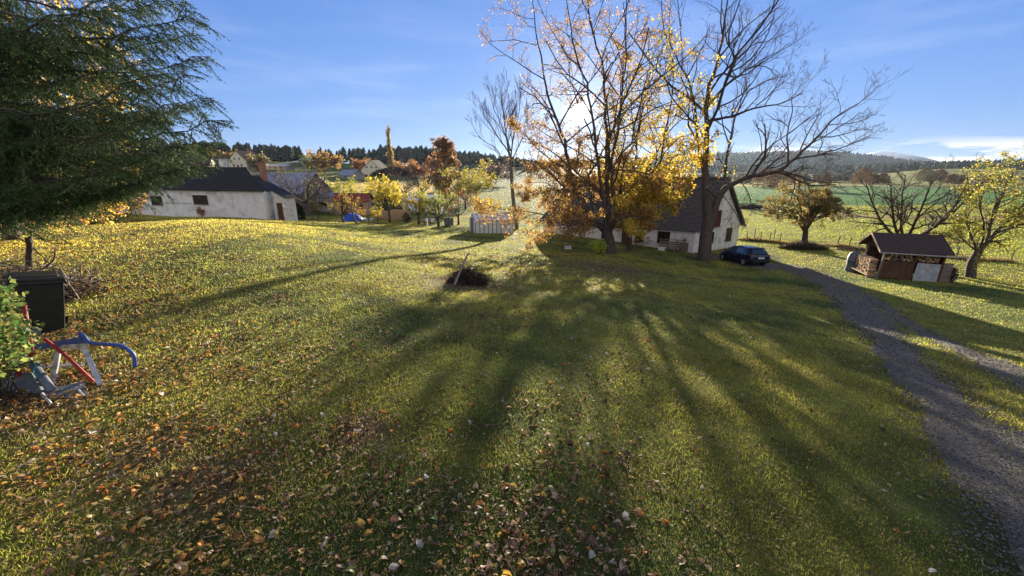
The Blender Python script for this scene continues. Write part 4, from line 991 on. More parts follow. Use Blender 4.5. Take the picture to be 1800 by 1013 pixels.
def wallplanter():
    t, z = onwall(1203.5, 423, A, df); p = A + df * t
    r = thing('wall_basket', 'small dark hanging basket with red flowers on the shaded cottage wall', 'hanging basket', (p.x + nf.x * .01, p.y + nf.y * .01, z))
    m = MB(); q = nf * .13; m.tube([(q.x, q.y, -.12), (q.x, q.y, 0), (q.x, q.y, .05)], [.04, .11, .12], 10); m.bar((0, 0, .12), (q.x, q.y, .05), .015); m.build('basket', M_black, r)
    g = np.random.default_rng(3); P = g.normal(0, .08, (120, 3)) + np.array([q.x, q.y, .1]); v, t_, c = leaf_cards(P, g, .05, [(.05, .08, .03), (.4, .03, .03)], hang=-.2, jit=.01); nmesh('foliage', v, [t_], M_leaf, r, c)
wallplanter()

# --- long white farmhouse on the left
Pa = at(466, 360, 38); Pb = at(190, 360, 44.4)
A2 = V3(Pa.x, Pa.y, 0); d2 = (V3(Pb.x, Pb.y, 0) - A2); L2 = d2.length; d2.normalize(); n2 = V3(d2.y, -d2.x, 0) * (1 if V3(d2.y, -d2.x, 0).dot(-A2) > 0 else -1)
zg = -4.6; z_e = -1.62; W2 = 3.7
farm = thing('farmhouse', 'long low white farmhouse with black roof at the left edge of the lawn', 'farmhouse', (A2.x, A2.y, -4.1))
m = MB(); m.prism(wallpoly(A2, d2, [(0, zg), (L2, zg), (L2, z_e + .05), (0, z_e)]), -n2 * .3); m.build('front_wall', M_white, farm)
tt, _ = onwall(458.5, 335, A2, d2)
m = MB(); e1 = A2 - n2 * W2
gd = V3(-.08, .997, 0)
m.prism([Vector((A2.x, A2.y, zg)) + gd * .303, Vector((A2.x, A2.y, zg)) + gd * W2, Vector((A2.x, A2.y, z_e)) + gd * W2, Vector((A2.x, A2.y, z_e)) + gd * .303], d2 * .3); m.build('gable_wall', M_whiteold, farm)
m = MB()
f0 = Vector((A2.x, A2.y, z_e + .02)) - d2 * .15 + n2 * .25; f1 = Vector((A2.x, A2.y, z_e + .02)) + d2 * (L2 - 1.0) + n2 * .25
t_r, z_r = onwall(448, 296, A2 - n2 * W2 / 2, d2)
r0 = Vector((A2.x, A2.y, .62)) + gd * W2 / 2 + d2 * 2.9; r1 = r0 + d2 * (L2 - 2); b0 = f0 + gd * (W2 + .5); b1 = f1 + gd * (W2 + .5)
nc = 12
for k in range(nc):
    p0 = f0.lerp(r0, k / nc); p1 = f1.lerp(r1, k / nc); p2 = f1.lerp(r1, (k + 1) / nc); p3 = f0.lerp(r0, (k + 1) / nc); lf = V3(0, 0, .04)
    m.add([p0 + lf, p1 + lf, p2, p3, p0 - lf, p1 - lf, p2 - lf * 1.4, p3 - lf * 1.4], [(0, 1, 2, 3), (7, 6, 5, 4), (0, 4, 5, 1), (3, 7, 4, 0), (2, 6, 7, 3), (1, 5, 6, 2)])
rf = m.build('roof', M_darkroof, farm)
m = MB(); lf = V3(0, 0, .05); m.add([b0, b1, r1, r0, b0 - lf, b1 - lf, r1 - lf * 1.8, r0 - lf * 1.8], [(3, 2, 1, 0), (4, 5, 6, 7), (0, 1, 5, 4), (3, 0, 4, 7), (1, 2, 6, 5), (2, 3, 7, 6)]); m.prism([b0 - V3(0, 0, .01), f0 - V3(0, 0, .01), r0 - V3(0, 0, .01)], V3(0, 0, -.08)); m.build('roof', M_darkroof, farm)
for (px, w, hgt, mt) in ((385, .55, 1.15, M_whiteold), (452.5, .45, 2.0, M_brick)):
    t_, _ = onwall(px, 290, A2 - n2 * W2 / 2, d2); c_ = A2 - n2 * (W2 / 2 + .5) + d2 * t_
    m = MB(); hh = {385: 1.35, 452.5: .95}[px]; zz = {385: .1, 452.5: -1.3}[px]
    m.box((c_.x, c_.y, (zz + hh) / 2), (w, w, hh - zz), math.atan2(d2.y, d2.x)); m.box((c_.x, c_.y, hh + .04), (w + .12, w + .12, .09), math.atan2(d2.y, d2.x)); m.build('chimney', mt, rf)
for (x0, y0, x1, y1) in ((264, 344.5, 287, 361), (338, 343, 367, 360)):
    t1, z1 = onwall(x0, y0, A2, d2); t0, z0 = onwall(x1, y1, A2, d2); window(farm, A2, d2, n2, t0, t1, z0, z1, 1, M_wood)
m = MB()
for (x0, x1, yy) in ((288, 337, 358),): 
    t1, z1 = onwall(x0, yy, A2, d2); t0, z0 = onwall(x1, yy, A2, d2); wallbox(m, A2, d2, n2, t0, t1, z0 - .03, z0 + .02, .03, 0)
t1, z1 = onwall(368, 332.5, A2, d2); t0, z0 = onwall(386, 334, A2, d2)
m.build('cable_strip', M_concrete, farm)
m = MB(); wallbox(m, A2, d2, n2, t0, t1, z0 - .16, z0 - .02, .08, .0); m.build('wall_vent', M_concrete, farm)
reroot(farm)
# lean-to with sloping top at the right end
Pl = A2 - d2 * .02; dl = (at(492, 360, 39.5) - at(467, 360, 38.6)); dl.z = 0; Ll = dl.length; dl.normalize(); nl_ = V3(-n2.x, -n2.y, 0)
lean = thing('lean_to', 'stained grey lean-to with sloping top joined to the farmhouse right end', 'shed', (A2.x, A2.y, -4.2))
O3 = A2 - n2 * .9 - d2 * .01
m = MB(); m.prism(wallpoly(O3, -d2, [(.0, zg), (1.45, zg), (1.45, -2.3), (.0, -1.6)]), -n2 * 1.3); m.build('wall', M_whiteold, lean)
m = MB(); q0 = Vector((O3.x, O3.y, -1.46)) + n2 * .15; m.prism([q0, q0 - d2 * 1.6 + V3(0, 0, -.77), q0 - d2 * 1.6 + V3(0, 0, -.83), q0 + V3(0, 0, -.06)], -n2 * 1.6); m.build('roof', M_darkroof, lean)
m = MB(); wallbox(m, O3, -d2, n2, .45, 1.1, zg, -2.75, .04, 0); m.build('door', M_wood, lean)
reroot(lean)

def simple_house(name, px, dep, w, d, he, hr, rz, wallm, roofm, label, windows=(), chimney=None, cat='house', sink=.5, over=.35, gable_front=False, py=None, door=None):
    b = onground(px, dep)
    r = thing(name, label, cat, b, rz)
    # local frame: x along the front, y away; ridge along x (or y when gable_front)
    m = MB()
    if gable_front: poly = [(-w / 2, -d / 2, -sink), (w / 2, -d / 2, -sink), (w / 2, -d / 2, he), (0, -d / 2, hr), (-w / 2, -d / 2, he)]; m.prism(poly, (0, d, 0))
    else: poly = [(-w / 2, -d / 2, -sink), (-w / 2, d / 2, -sink), (-w / 2, d / 2, he), (-w / 2, 0, hr), (-w / 2, -d / 2, he)]; m.prism(poly, (w, 0, 0))
    m.build('wall', wallm, r)
    m = MB(); t = .12
    if gable_front:
        for s in (-1, 1):
            e = V3(s * (w / 2), 0, he); a = V3(0, 0, hr); dirv = (a - e).normalized(); e = e - dirv * over
            up = V3(0, 0, .03); m.prism([e + V3(0, -d / 2 - over, 0) + up, a + V3(0, -d / 2 - over, 0) + up, a + V3(0, -d / 2 - over, t) + up, e + V3(0, -d / 2 - over, t) + up], (0, d + 2 * over, 0))
    else:
        for s in (-1, 1):
            e = V3(0, s * (d / 2), he); a = V3(0, 0, hr); dirv = (a - e).normalized(); e = e - dirv * over; up = V3(0, 0, .03)
            m.prism([e + V3(-w / 2 - over, 0, 0) + up, a + V3(-w / 2 - over, 0, 0) + up, a + V3(-w / 2 - over, 0, t) + up, e + V3(-w / 2 - over, 0, t) + up], (w + 2 * over, 0, 0))
    rf = m.build('roof', roofm, r)
    if chimney: m = MB(); m.box((chimney[0], chimney[1], hr + .3), (.6, .6, 1.6)); m.build('chimney', M_brick, rf)
    for (x0, z0, ww, hh) in windows:
        window(r, V3(0, -d / 2, 0), V3(1, 0, 0), V3(0, -1, 0), x0 - ww / 2, x0 + ww / 2, z0, z0 + hh, 1, M_whitepaint if hr > 5 else M_wood, .09)
    for c in r.children:
        pass
    if door:
        m = MB(); wallbox(m, V3(0, -d / 2, 0), V3(1, 0, 0), V3(0, -1, 0), door[0] - door[1] / 2, door[0] + door[1] / 2, -.2, door[2], .05, 0); m.build('door', M_wood, r)
    return r
# window() builds in the frame given, so for local houses world = local
simple_house('barn', 400, 54, 9, 6, 2.4, 5.35, R(-15), M_brick, M_redroof, 'red-roofed building showing just over the black farmhouse roof', cat='barn', door=(2, 1.6, 2))
simple_house('shed', 500, 62, 12, 7, 2.3, 5.0, R(-12), M_oldwood, M_tin, 'weathered blue-grey tin-roofed barn behind the small bare trees', cat='shed', door=(-2, 1.5, 1.6))
simple_house('shed', 540, 74, 6, 5, 1.8, 4.2, R(10), M_oldwood, M_tin, 'smaller tin-roofed shed right of the bigger tin-roofed barn', cat='shed', door=(0, 1.2, 1.5))
simple_house('shed', 567, 62, 9.5, 3, 2.0, 2.5, R(-4), M_galv, M_tin, 'long pale blue-grey corrugated shed behind the half-bare trees', cat='shed', over=.15, windows=((-3, .7, 1.2, .7), (1, .7, 1.2, .7)))
simple_house('hut', 624, 60, 4.6, 3.4, 2.0, 2.9, R(8), M_palewood, M_redroof, 'little brown hut with dark red roof above the blue tarpaulin', cat='hut', over=.3, windows=((1.2, .8, .9, .7),), door=(-1, .9, 1.8))
simple_house('greenhouse', 744, 66, 6, 3.2, 1.7, 2.5, R(5), M_poly, M_poly, 'pale far greenhouse roof glimpsed behind the garden trees', cat='greenhouse', over=.05, door=(0, .9, 1.6))
simple_house('house', 434, 192, 10.5, 9, 4.2, 8.6, R(-14), M_yellow, M_brownroof, 'cream gabled house on the left hillside below the pines', gable_front=True, windows=((-2.2, 1.2, 1.3, 1.4), (2.2, 1.2, 1.3, 1.4), (-1.2, 4.3, 1.1, 1.2), (1.4, 4.3, 1.1, 1.2)), chimney=(1.5, 1), door=(0, 1.1, 2.2))
simple_house('house', 661, 203, 11, 9, 2.6, 7.2, R(-8), M_yellow, M_brownroof, 'brown-roofed gabled house above the dark hedge beside the slim poplar', gable_front=True, windows=((-2.4, 3.2, 1.2, 1.1), (.2, 3.2, 1.2, 1.1), (2.6, 3.2, 1.0, 1.0)), chimney=(0, 1))
simple_house('house', 618, 170, 9, 6, 1.5, 3.6, R(-30), M_concrete, M_tin, 'low grey-roofed building in the dip between the orange trees', windows=((0, .5, 1, .7),))
simple_house('barn', 405, 205, 14, 7, 2.4, 5, R(-5), M_wood, M_brownroof, 'dark brown barn left of the cream hillside house', cat='barn', door=(0, 2.4, 2.2))
simple_house('barn', 492, 205, 13, 6, 1.7, 2.6, R(-10), M_concrete, M_galv, 'long low grey building right of the cream hillside house', cat='barn', windows=((-3, .6, 1.2, .8), (0, .6, 1.2, .8), (3, .6, 1.2, .8)))
simple_house('barn', 352, 150, 10, 6, 3, 6.5, R(10), M_yellow, M_brownroof, 'tall old building half hidden behind the spruce tips', cat='barn', windows=((-2, 1, 1, 1.2), (2, 1, 1, 1.2)))

# power poles and wires on the slope
poles = []
for px, dep, h, lab in ((540, 150, 8.0, 'wooden power pole left of the orange tree, cross-bar on top'), (558, 158, 7.0, 'short power pole right of the cross-barred one'), (625, 150, 8.5, 'power pole on the straw meadow left of the hedge'), (462, 120, 6, 'slim pole rising behind the farmhouse brick chimney'), (378, 120, 7, 'pole hidden partly by the spruce tips above the farmhouse')):
    b = onground(px, dep); r = thing('power_pole', lab, 'power pole', b, 0, 'power poles on the slope'); m = MB(); m.tube([(0, 0, -.3), (0, 0, h)], [.14, .1], 8); m.build('pole', M_oldwood, r)
    m = MB(); m.bar((-.7, 0, h - .4), (.7, 0, h - .4), .1); m.build('cross_bar', M_oldwood, r)
    for s in (-.6, .6): m = MB(); m.tube([(s, 0, h - .35), (s, 0, h - .1)], .05, 6); m.build('insulator', M_concrete, r)
    poles.append(Vector((b.x, b.y, b.z + h - .2)))
def wire(a, b, sag, label, grp='power lines above the village'):
    pts = []
    for k in range(15):
        t = k / 14; p = a.lerp(b, t); p.z -= sag * 4 * t * (1 - t); pts.append(p - a)
    m = MB(); m.tube(pts, .045, 4); o = m.build('power_line', M_wire); o.location = a; tag(o, label, 'wire', grp)
far_left = at(250, 250, 120)
wire(poles[4], poles[3] + V3(0, 0, 0), .5, 'thin pale wire between the two poles just above the farmhouse roof')
wire(poles[3], poles[0], .8, 'thin pale wire from the chimney-side pole to the cross-barred pole')
wire(poles[0] + V3(.6, 0, 0), poles[2], .9, 'thin pale wire from the cross-barred pole to the straw meadow pole')
wire(poles[0] - V3(.6, 0, 0), poles[1], .1, 'short wire joining the two poles left of the orange tree')
wire(far_left, poles[4], 1.0, 'thin wire running from behind the spruce to the first pole')

# garden clutter
def tarp():
    b = onground(620, 49); r = thing('tarpaulin', 'bright blue tarpaulin humped over a pile at the garden edge', 'tarpaulin', b)
    V = []; n = 14
    for j in range(n):
        for i in range(n):
            x = (i / (n - 1) - .5) * 2; y = (j / (n - 1) - .5) * 2; h = .95 * max(0, 1 - abs(x) ** 3) * max(0, 1 - abs(y) ** 3) * (1 - .25 * abs(x)) + .09 * float(vnoise(np.array([i * .6]), np.array([j * .6]), 1, 4)[0])
            V.append((x * 1.25, y * .8, h))
    i = np.arange(n - 1)[:, None] * n + np.arange(n - 1)[None]; q = np.stack([i, i + 1, i + n + 1, i + n], -1).reshape(-1, 4); nmesh('cover', V, [q], M_bluetarp, r, None, False)
tarp()
def plankstack(px, dep, w, h, d, label, mat, n=7):
    b = onground(px, dep); r = thing('board_stack', label, 'boards', b, R(4)); g = np.random.default_rng(int(px))
    for k in range(n):
        m = MB(); x = -w / 2 + w * (k + .5) / n; m.box((x, 0, h / 2 + .08), (w / n * .9, .04, h * g.uniform(.92, 1.05))); m.build('board', mat, r)
    m = MB(); m.bar((-w / 2, .05, h * .25), (w / 2, .05, h * .25), .06); m.bar((-w / 2, .05, h * .85), (w / 2, .05, h * .85), .06); m.box((0, .35, h * .4), (w * .98, .5, h * .75)); m.build('rail', M_oldwood, r)
plankstack(702, 51.5, 2.9, 1.35, .5, 'tall upright sunlit tan boards behind the bright yellow tree', M_palewood, 11)
plankstack(672, 52.5, 1.7, 1.1, .5, 'lower tan boards left of the tall ones with a grey cover', M_palewood, 5)
def rubble(px, dep, label, mats, n, w, seed, cat='pile', name='rubble_pile'):
    b = onground(px, dep); r = thing(name, label, cat, b); g = np.random.default_rng(seed)
    for k in range(n):
        m = MB(); s = g.uniform(.25, .6); m.box((g.uniform(-w, w), g.uniform(-.5, .5), s * .35), (s, s * .8, s * .7), g.uniform(0, 3)); m.build('block', mats[k % len(mats)], r)
rubble(651, 50.5, 'white and grey boxes lying between the blue tarpaulin and the boards', (M_whitepaint, M_concrete, M_tin), 6, 1.1, 3)
rubble(752, 51, 'pale pots and boxes behind the white stake', (M_concrete, M_whitepaint, M_brick), 5, .8, 4)
rubble(665, 62, 'grey clutter and dark cars of junk behind the garden', (M_tin, M_black, M_concrete, M_whitepaint), 9, 3.5, 5)
def waterbarrel():
    b = onground(789, 46.5); r = thing('water_tank', 'dark blue-black ribbed plastic tank on the grass between two round trees', 'tank', b, R(10))
    m = MB(); m.box((0, 0, .48), (1.0, .9, .84)); m.build('tank', M_greyplastic, r, bevel=.08)
    m = MB(); 
    for z in (.15, .4, .65, .9): m.box((0, 0, z), (1.06, .96, .03))
    for x in (-.5, 0, .5): m.box((x, -.49, .5), (.03, .03, .9))
    m.build('cage', M_black, r); m = MB(); m.tube([(0, 0, .9), (0, 0, .97)], .12, 12); m.build('lid', M_black, r)
waterbarrel()
b = onground(751.5, 43.5); r = thing('stake', 'short white stake standing on the lawn between two round trees', 'stake', b); m = MB(); m.box((0, 0, .42), (.12, .1, 1.0)); m.build('post', M_whitepaint, r); m = MB(); m.box((0, 0, .95), (.15, .13, .05)); m.build('cap', M_whitepaint, r)
b = onground(708, 44); r = thing('bird_table', 'low weathered post with small tray on the lawn before the round golden tree', 'post', b); m = MB(); m.box((0, 0, .3), (.1, .1, .7)); m.build('post', M_oldwood, r); m = MB(); m.box((0, 0, .68), (.5, .3, .05)); m.build('tray', M_oldwood, r)
# white bee-box like table on the lawn
p = gp(998, 438.5); r = thing('garden_box', 'small white slatted box on the shaded lawn left of the cherry trunk', 'box', p, R(6))
m = MB(); m.box((0, 0, .10), (.48, .36, .11)); m.box((0, 0, .25), (.46, .34, .11)); m.build('body', M_whitepaint, r)
m = MB(); m.box((0, 0, .34), (.54, .42, .035)); m.build('lid', M_oldwood, r)

# greenhouse (film tunnel) on the lawn edge
def greenhouse():
    p0 = onground(836, 39.5); p1 = onground(902, 41.0); d_ = (p1 - p0); d_.z = 0; L = d_.length; rz = math.atan2(d_.y, d_.x)
    r = thing('greenhouse', 'small gabled garden greenhouse of milky film and dark ribs at the lawn edge', 'greenhouse', (p0.x, p0.y, min(p0.z, p1.z) - .03), rz)
    w, he, hr = 2.2, 1.45, 2.05
    n = 9; g = np.random.default_rng(1)
    for k in range(n):
        x0 = L * k / n + .03; x1 = L * (k + 1) / n - .03
        m = MB(); j = g.uniform(-.02, .02)
        m.prism([(x0, 0, .02), (x1, 0, .02), (x1, 0, he), (x0, 0, he)], (0, .02, 0)); m.build('side_panel', M_poly, r)
        m = MB(); m.prism([(x0, 0, he + .01), (x1, 0, he + .01), (x1, w / 2, hr), (x0, w / 2, hr)], (0, .012, .02)); m.build('roof_panel', M_poly, r)
    m = MB(); m.prism([(0, .05, .02), (0, w - .05, .02), (0, w - .05, he), (0, w / 2, hr - .03), (0, .05, he)], (.015, 0, 0)); m.build('end_panel', M_poly, r)
    m = MB(); m.prism([(L, .05, .02), (L, w - .05, .02), (L, w - .05, he), (L, w / 2, hr - .03), (L, .05, he)], (.015, 0, 0)); m.build('end_panel', M_poly, r)
    m = MB(); m.prism([(0, w, .02), (L, w, .02), (L, w, he), (0, w, he)], (0, .02, 0)); m.prism([(0, w, he + .01), (L, w, he + .01), (L, w / 2 + .01, hr), (0, w / 2 + .01, hr)], (0, .012, .02)); m.build('back_panel', M_poly, r)
    m = MB()
    for k in range(n + 1):
        x = L * k / n; m.bar((x, -.02, 0), (x, -.02, he), .045); m.bar((x, -.02, he), (x, w / 2, hr + .03), .04)
    m.bar((-.05, -.03, he), (L + .05, -.03, he), .05); m.bar((-.05, w / 2, hr + .03), (L + .05, w / 2, hr + .03), .05); m.bar((-.03, 0, .04), (L, 0, .04), .07)
    for y in (.75, 1.45): m.bar((-.03, y, 0), (-.03, y, he + .3), .04)
    m.build('frame', M_oldwood, r)
    m = MB(); m.box((-.03, 1.1, .85), (.03, .62, 1.6)); dd = m.build('door', M_oldwood, r)
greenhouse()
b = onground(829, 40.5); m = MB(); r = thing('post', 'thin dark post standing just left of the greenhouse', 'post', b); m.tube([(0, 0, 0), (0, 0, 1.5)], .03, 6); m.build('pole', M_oldwood, r); m = MB(); m.bar((-.02, 0, 1.45), (.5, .1, 1.5), .03); m.build('wire_arm', M_oldwood, r)

# --- wood shed on the right
def woodshed():
    P0 = V3(24.36, 25.7, 0); P1 = V3(27.35, 24.62, 0); d_ = P1 - P0; L = d_.length; rz = math.atan2(d_.y, d_.x); zg = Hs(26.3, 25.3) - .02
    r = thing('woodshed', 'open-fronted log shed with dark brown felt roof and stacked logs beside the drive', 'shed', (P0.x, P0.y, zg), rz)
    dp = 2.5; he = 1.95; hr = 2.85
    z0 = 0
    m = MB()
    for k in range(7): m.box((L * .27, .06, .16 + k * .165), (L * .52, .035, .155))
    m.build('front_boarding', M_wood, r)
    m = MB(); m.prism([(L * .57, -.03, .05), (L * .955, -.03, .02), (L * .955, -.03, 1.20), (L * .58, -.03, 1.23)], (0, .02, 0)); m.build('sheet_panel', M_galv, r)
    m = MB()
    for k in range(8): m.box((L - .02, .2 + k * .3, 1.0), (.03, .28, 2.0)); 
    m.box((L / 2, dp - .02, 1.0), (L, .03, 2.0)); m.build('back_boarding', M_wood, r)
    m = MB(); m.box((L + .28, .12, .62), (.5, .05, 1.3), 0); m.build('side_board', M_oldwood, r)
    for (x, y, lean) in ((.02, -.02, .12), (L * .54, .1, 0), (L * .975, -.01, 0), (.05, dp - .1, .05)):
        m = MB(); m.bar((x - lean, y, -.05), (x + lean * .6, y, he + .12), .1); m.build('post', M_wood if x > .1 else M_oldwood, r)
    # roof
    ov = .38; m = MB(); t = .07
    e = V3(0, -.45, he - .10); a = V3(0, dp / 2, hr)
    m.prism([V3(-ov, e.y, e.z), V3(-ov, a.y, a.z), V3(-ov, a.y, a.z + t), V3(-ov, e.y, e.z + t)], (L + ov + .15, 0, 0))
    e2 = V3(0, dp + .45, he - .10); m.prism([V3(-ov, e2.y, e2.z), V3(-ov, e2.y, e2.z + t), V3(-ov, a.y + .001, a.z + t), V3(-ov, a.y + .001, a.z)], (L + ov + .15, 0, 0)); rf = m.build('roof', M_brownroof, r)
    m = MB(); m.tube([(-ov, -.5, he - .12), (L + ov + .35, -.5, he - .17)], .045, 8); m.build('gutter', M_concrete, rf)
    m = MB(); m.bar(V3(-ov - .015, e.y, e.z + .02), V3(-ov - .015, a.y, a.z + .02), .03, .12); m.bar(V3(-ov - .015, e2.y, e2.z + .02), V3(-ov - .015, a.y, a.z + .02), .03, .12); m.build('verge_board', M_palewood, rf)
    m = MB(); m.prism([(.0, .2, he), (.0, dp - .2, he), (.0, dp / 2, hr - .08)], (.03, 0, 0)); m.build('gable_boarding', M_wood, r)
    # logs (stacked on the open front shelf and at the left end)
    g = np.random.default_rng(12)
    def log(x, y, z, rad, ln, ax):
        mm = MB(); dv = {'x': V3(1, 0, 0), 'y': V3(0, 1, 0)}[ax]; dv = (dv + V3(*g.normal(0, .08, 3))).normalized(); c = V3(x, y, z)
        mm.tube([c - dv * ln / 2, c + dv * ln / 2], [rad * 1.05, rad], 7); o = mm.build('log', M_logend if g.random() < .6 else M_oldwood, None)
        w = Matrix.Translation(r.location) @ Matrix.Rotation(rz, 4, 'Z'); o.matrix_world = w
        o['label'] = lab; o['category'] = 'log'; o['group'] = grp
    lab = 'split log stacked on the front ledge of the log shed'; grp = 'logs stacked along the shed front'
    for row in range(4):
        nrow = 26 - row * 3
        for k in range(nrow):
            x = .15 + (L - .4) * (k + g.uniform(.2, .8)) / nrow
            if g.random() < .12: continue
            log(x, .28 + g.uniform(-.08, .1), 1.33 + row * .135, g.uniform(.05, .075), .36, 'y')
    lab = 'sunlit log in the tan log pile at the shed left end'; grp = 'logs piled at the left end of the shed'
    for row in range(8):
        for k in range(10):
            y = .15 + 2.0 * (k + g.uniform(.2, .8)) / 10; log(-.32, y, .30 + row * .13, g.uniform(.05, .08), .42, 'x')
    rk = thing('log_rack', 'low pale rack carrying the log pile at the shed left end', 'rack', (0, 0, 0)); rk.matrix_world = Matrix.Translation(r.location) @ Matrix.Rotation(rz, 4, 'Z')
    m = MB(); m.box((-.32, 1.15, .2), (.62, 2.3, .05)); m.build('shelf', M_palewood, rk)
    for y in (.1, 2.2): m = MB(); m.box((-.32, y, .08), (.5, .1, .2)); m.build('foot', M_oldwood, rk)
    # interior lumber at the right
    rb = thing('wood_scraps', 'dark heap of scrap wood beside the right end of the log shed', 'wood pile', (0, 0, 0)); rb.matrix_world = Matrix.Translation(r.location) @ Matrix.Rotation(rz, 4, 'Z')
    for k in range(9):
        m = MB(); z_ = .08 + .13 * k; m.tube([(L + .55 + g.uniform(0, .15), -.1 + g.uniform(-.2, .2), z_ * .8 + .05), (L + 1.0 - .05 * k + g.uniform(0, .1), 1.0, z_ * .8 + .05)], g.uniform(.05, .09), 7); m.build('branch', M_bark, rb)
    # grey covered round bale behind the left end
    q = r.location + Matrix.Rotation(rz, 3, 'Z') @ V3(-.35, 2.9, 0); rr = thing('covered_bale', 'round object under a blue-grey cover behind the shed left end', 'cover', (q.x, q.y, Hs(q.x, q.y)))
    n = 12; m = MB(); prof = [(.42, 0), (.40, .5), (.44, 1.0), (.36, 1.35), (.10, 1.5)]
    vs = []; fs = []
    for (rd, z_) in prof:
        for k in range(n): a_ = 2 * math.pi * k / n; q_ = rd * (1 + .09 * math.sin(3 * a_ + z_ * 3)); vs.append((q_ * math.cos(a_), q_ * math.sin(a_), z_))
    for i in range(len(prof) - 1):
        for k in range(n): fs.append((i * n + k, i * n + (k + 1) % n, (i + 1) * n + (k + 1) % n, (i + 1) * n + k))
    fs.append(tuple((len(prof) - 1) * n + k for k in range(n))); m.add(vs, fs); m.build('cover', M_greyplastic, rr, True)
    m = MB(); m.tube([(.45 * math.cos(a), .45 * math.sin(a), .75) for a in [k * 2 * math.pi / 16 for k in range(17)]], .02, 5); m.build('strap', M_black, rr)
woodshed()
# clothes-line like T post behind the shed
b = onground(1504, 34); r = thing('rail_stand', 'thin dark post with a horizontal bar behind the covered bale', 'stand', b); m = MB(); m.tube([(0, 0, 0), (0, 0, 1.6)], .03, 6); m.build('post', M_oldwood, r); m = MB(); m.bar((0, 0, 1.6), (1.5, -.2, 1.62), .06); m.build('bar', M_oldwood, r)

# brush heaps
def heap(px, dep, w, h, label, seed, n, mat, leaf=0, name='brush_pile', rad=.012, loc_=None, lm=None, cols=None, d_=None, ls=.09):
    b = loc_ or onground(px, dep); r = thing(name, label, 'brush pile', b); g = np.random.default_rng(seed); pl = []
    for k in range(n):
        a = g.uniform(0, 6.28); q = g.random() ** .6; c = np.array([w * q * math.cos(a), (d_ or w * .7) * q * math.sin(a), 0]); hh = h * (1 - q ** 2) * g.uniform(.2, 1)
        dv = g.normal(0, 1, 3); dv[2] = abs(dv[2]) * .5; dv = nrm(dv); l = w * g.uniform(.25, .8); p0 = c + [0, 0, hh] - dv * l / 2; p0[2] = max(p0[2], .01); p1 = p0 + dv * l + g.normal(0, .08, 3) * l; pm = (p0 + p1) / 2 + g.normal(0, .1, 3) * l
        p1[2] = min(p1[2], h * 1.15); pl.append((catmull([p0, pm, p1], 5), np.linspace(rad * g.uniform(.5, 1.8), rad * .35, 5)))
    V, Q = tube_mesh(pl); nmesh('sticks', V, [Q], mat, r, None, True)
    nl = leaf or 1400; th = g.uniform(0, 6.28, nl); q = g.random(nl) ** .5; P = np.stack([w * q * np.cos(th), (d_ or w * .7) * q * np.sin(th), h * .8 * (1 - q ** 2) * g.random(nl) + .02], 1)
    v, t_, c = leaf_cards(P, g, ls, cols or [(.06, .04, .025), (.09, .05, .03), (.04, .03, .02)], hang=.1, jit=.03); nmesh('dead_leaves', v, [t_], lm or M_litter, r, c)
    return r
ph = gp(822, 499)
heap(0, 0, .66, .68, 'dark tangled heap of cut twigs lying in the middle of the lawn', 5, 520, M_twig, loc_=ph, name='twig_pile', rad=.010, leaf=900)
def lying(pts, rad, name, label, mat, cat):
    b = Vector(pts[0]); r = thing(name, label, cat, b); m = MB(); m.tube([Vector(p) - b for p in pts], rad, 7); m.build('stem', mat, r)
    g = np.random.default_rng(len(label)); L = [Vector(p) - b for p in pts]
    m = MB()
    for k in range(3):
        a = L[-2].lerp(L[-1], g.uniform(.1, .9)); m.tube([a, a + V3(*g.normal(0, .18, 3)), a + V3(*g.normal(0, .3, 3))], [rad[-1] * .8, rad[-1] * .5, .003], 5)
    m.build('twig', mat, r)
s0 = gp(799, 503); lying([s0 + V3(0, 0, .03), s0 + V3(.12, .25, .32), s0 + V3(.30, .75, .75), s0 + V3(.40, .95, .88)], [.04, .036, .028, .018], 'pale_branch', 'pale barkless branch propped steeply on the twig heap', M_deadwood, 'branch')
heap(1412, 41, 2.4, .75, 'long low heap of dark cuttings round the foot of the apple tree', 6, 420, M_twig, d_=1.2, leaf=2600, ls=.14)
heap(1618, 40.5, 1.5, .3, 'small dark heap of cuttings by the fence left of the shed', 16, 120, M_twig, leaf=700, loc_=onground(1500, 40.5))
heap(1300, 45.5, 1.6, .25, 'low dark strip of cuttings beyond the car at the fence foot', 17, 110, M_twig, leaf=700, loc_=onground(1316, 47))

# fences: posts and wires along the meadow
fp = []
for px, dep in ((1312, 47.5), (1336, 46.5), (1352, 46), (1370, 45), (1472, 43), (1492, 42.2), (1553, 39.5), (1680, 36.5), (1716, 36), (1776, 35.5)):
    b = onground(px, dep); fp.append(b)
lf_ = ['first fence post right of the cottage gable', 'second fence post right of the cottage gable', 'third fence post behind the car', 'fence post left of the apple tree', 'fence post just right of the apple tree heap', 'stubby fence post between apple tree and shed', 'fence post near the left end of the shed roof', 'fence post right of the shed, left of the yellow-green tree', 'fence post behind the yellow-green tree trunk', 'fence post far right on the meadow edge']
for b, l in zip(fp, lf_):
    r = thing('fence_post', l, 'fence post', b, 0, 'fence posts along the meadow'); m = MB(); m.tube([(0, 0, -.1), (.02, 0, 1.15)], [.055, .045], 7); m.build('post', M_oldwood, r); m = MB(); m.box((.02, -.06, .9), (.03, .03, .05)); m.build('insulator', M_black, r)
for k, z in enumerate((.45, .95)):
    b0 = fp[0]; m = MB(); m.tube([p - b0 + V3(0, 0, z) for p in fp], .012, 4); o = m.build('fence_wire', M_wire); o.location = b0; tag(o, ('lower' if k == 0 else 'upper') + ' wire strung along the meadow fence posts', 'wire')
gb = onground(1325, 47); r = thing('field_gate', 'slim field gate of thin bars beyond the cottage corner', 'gate', gb, R(-20)); m = MB()
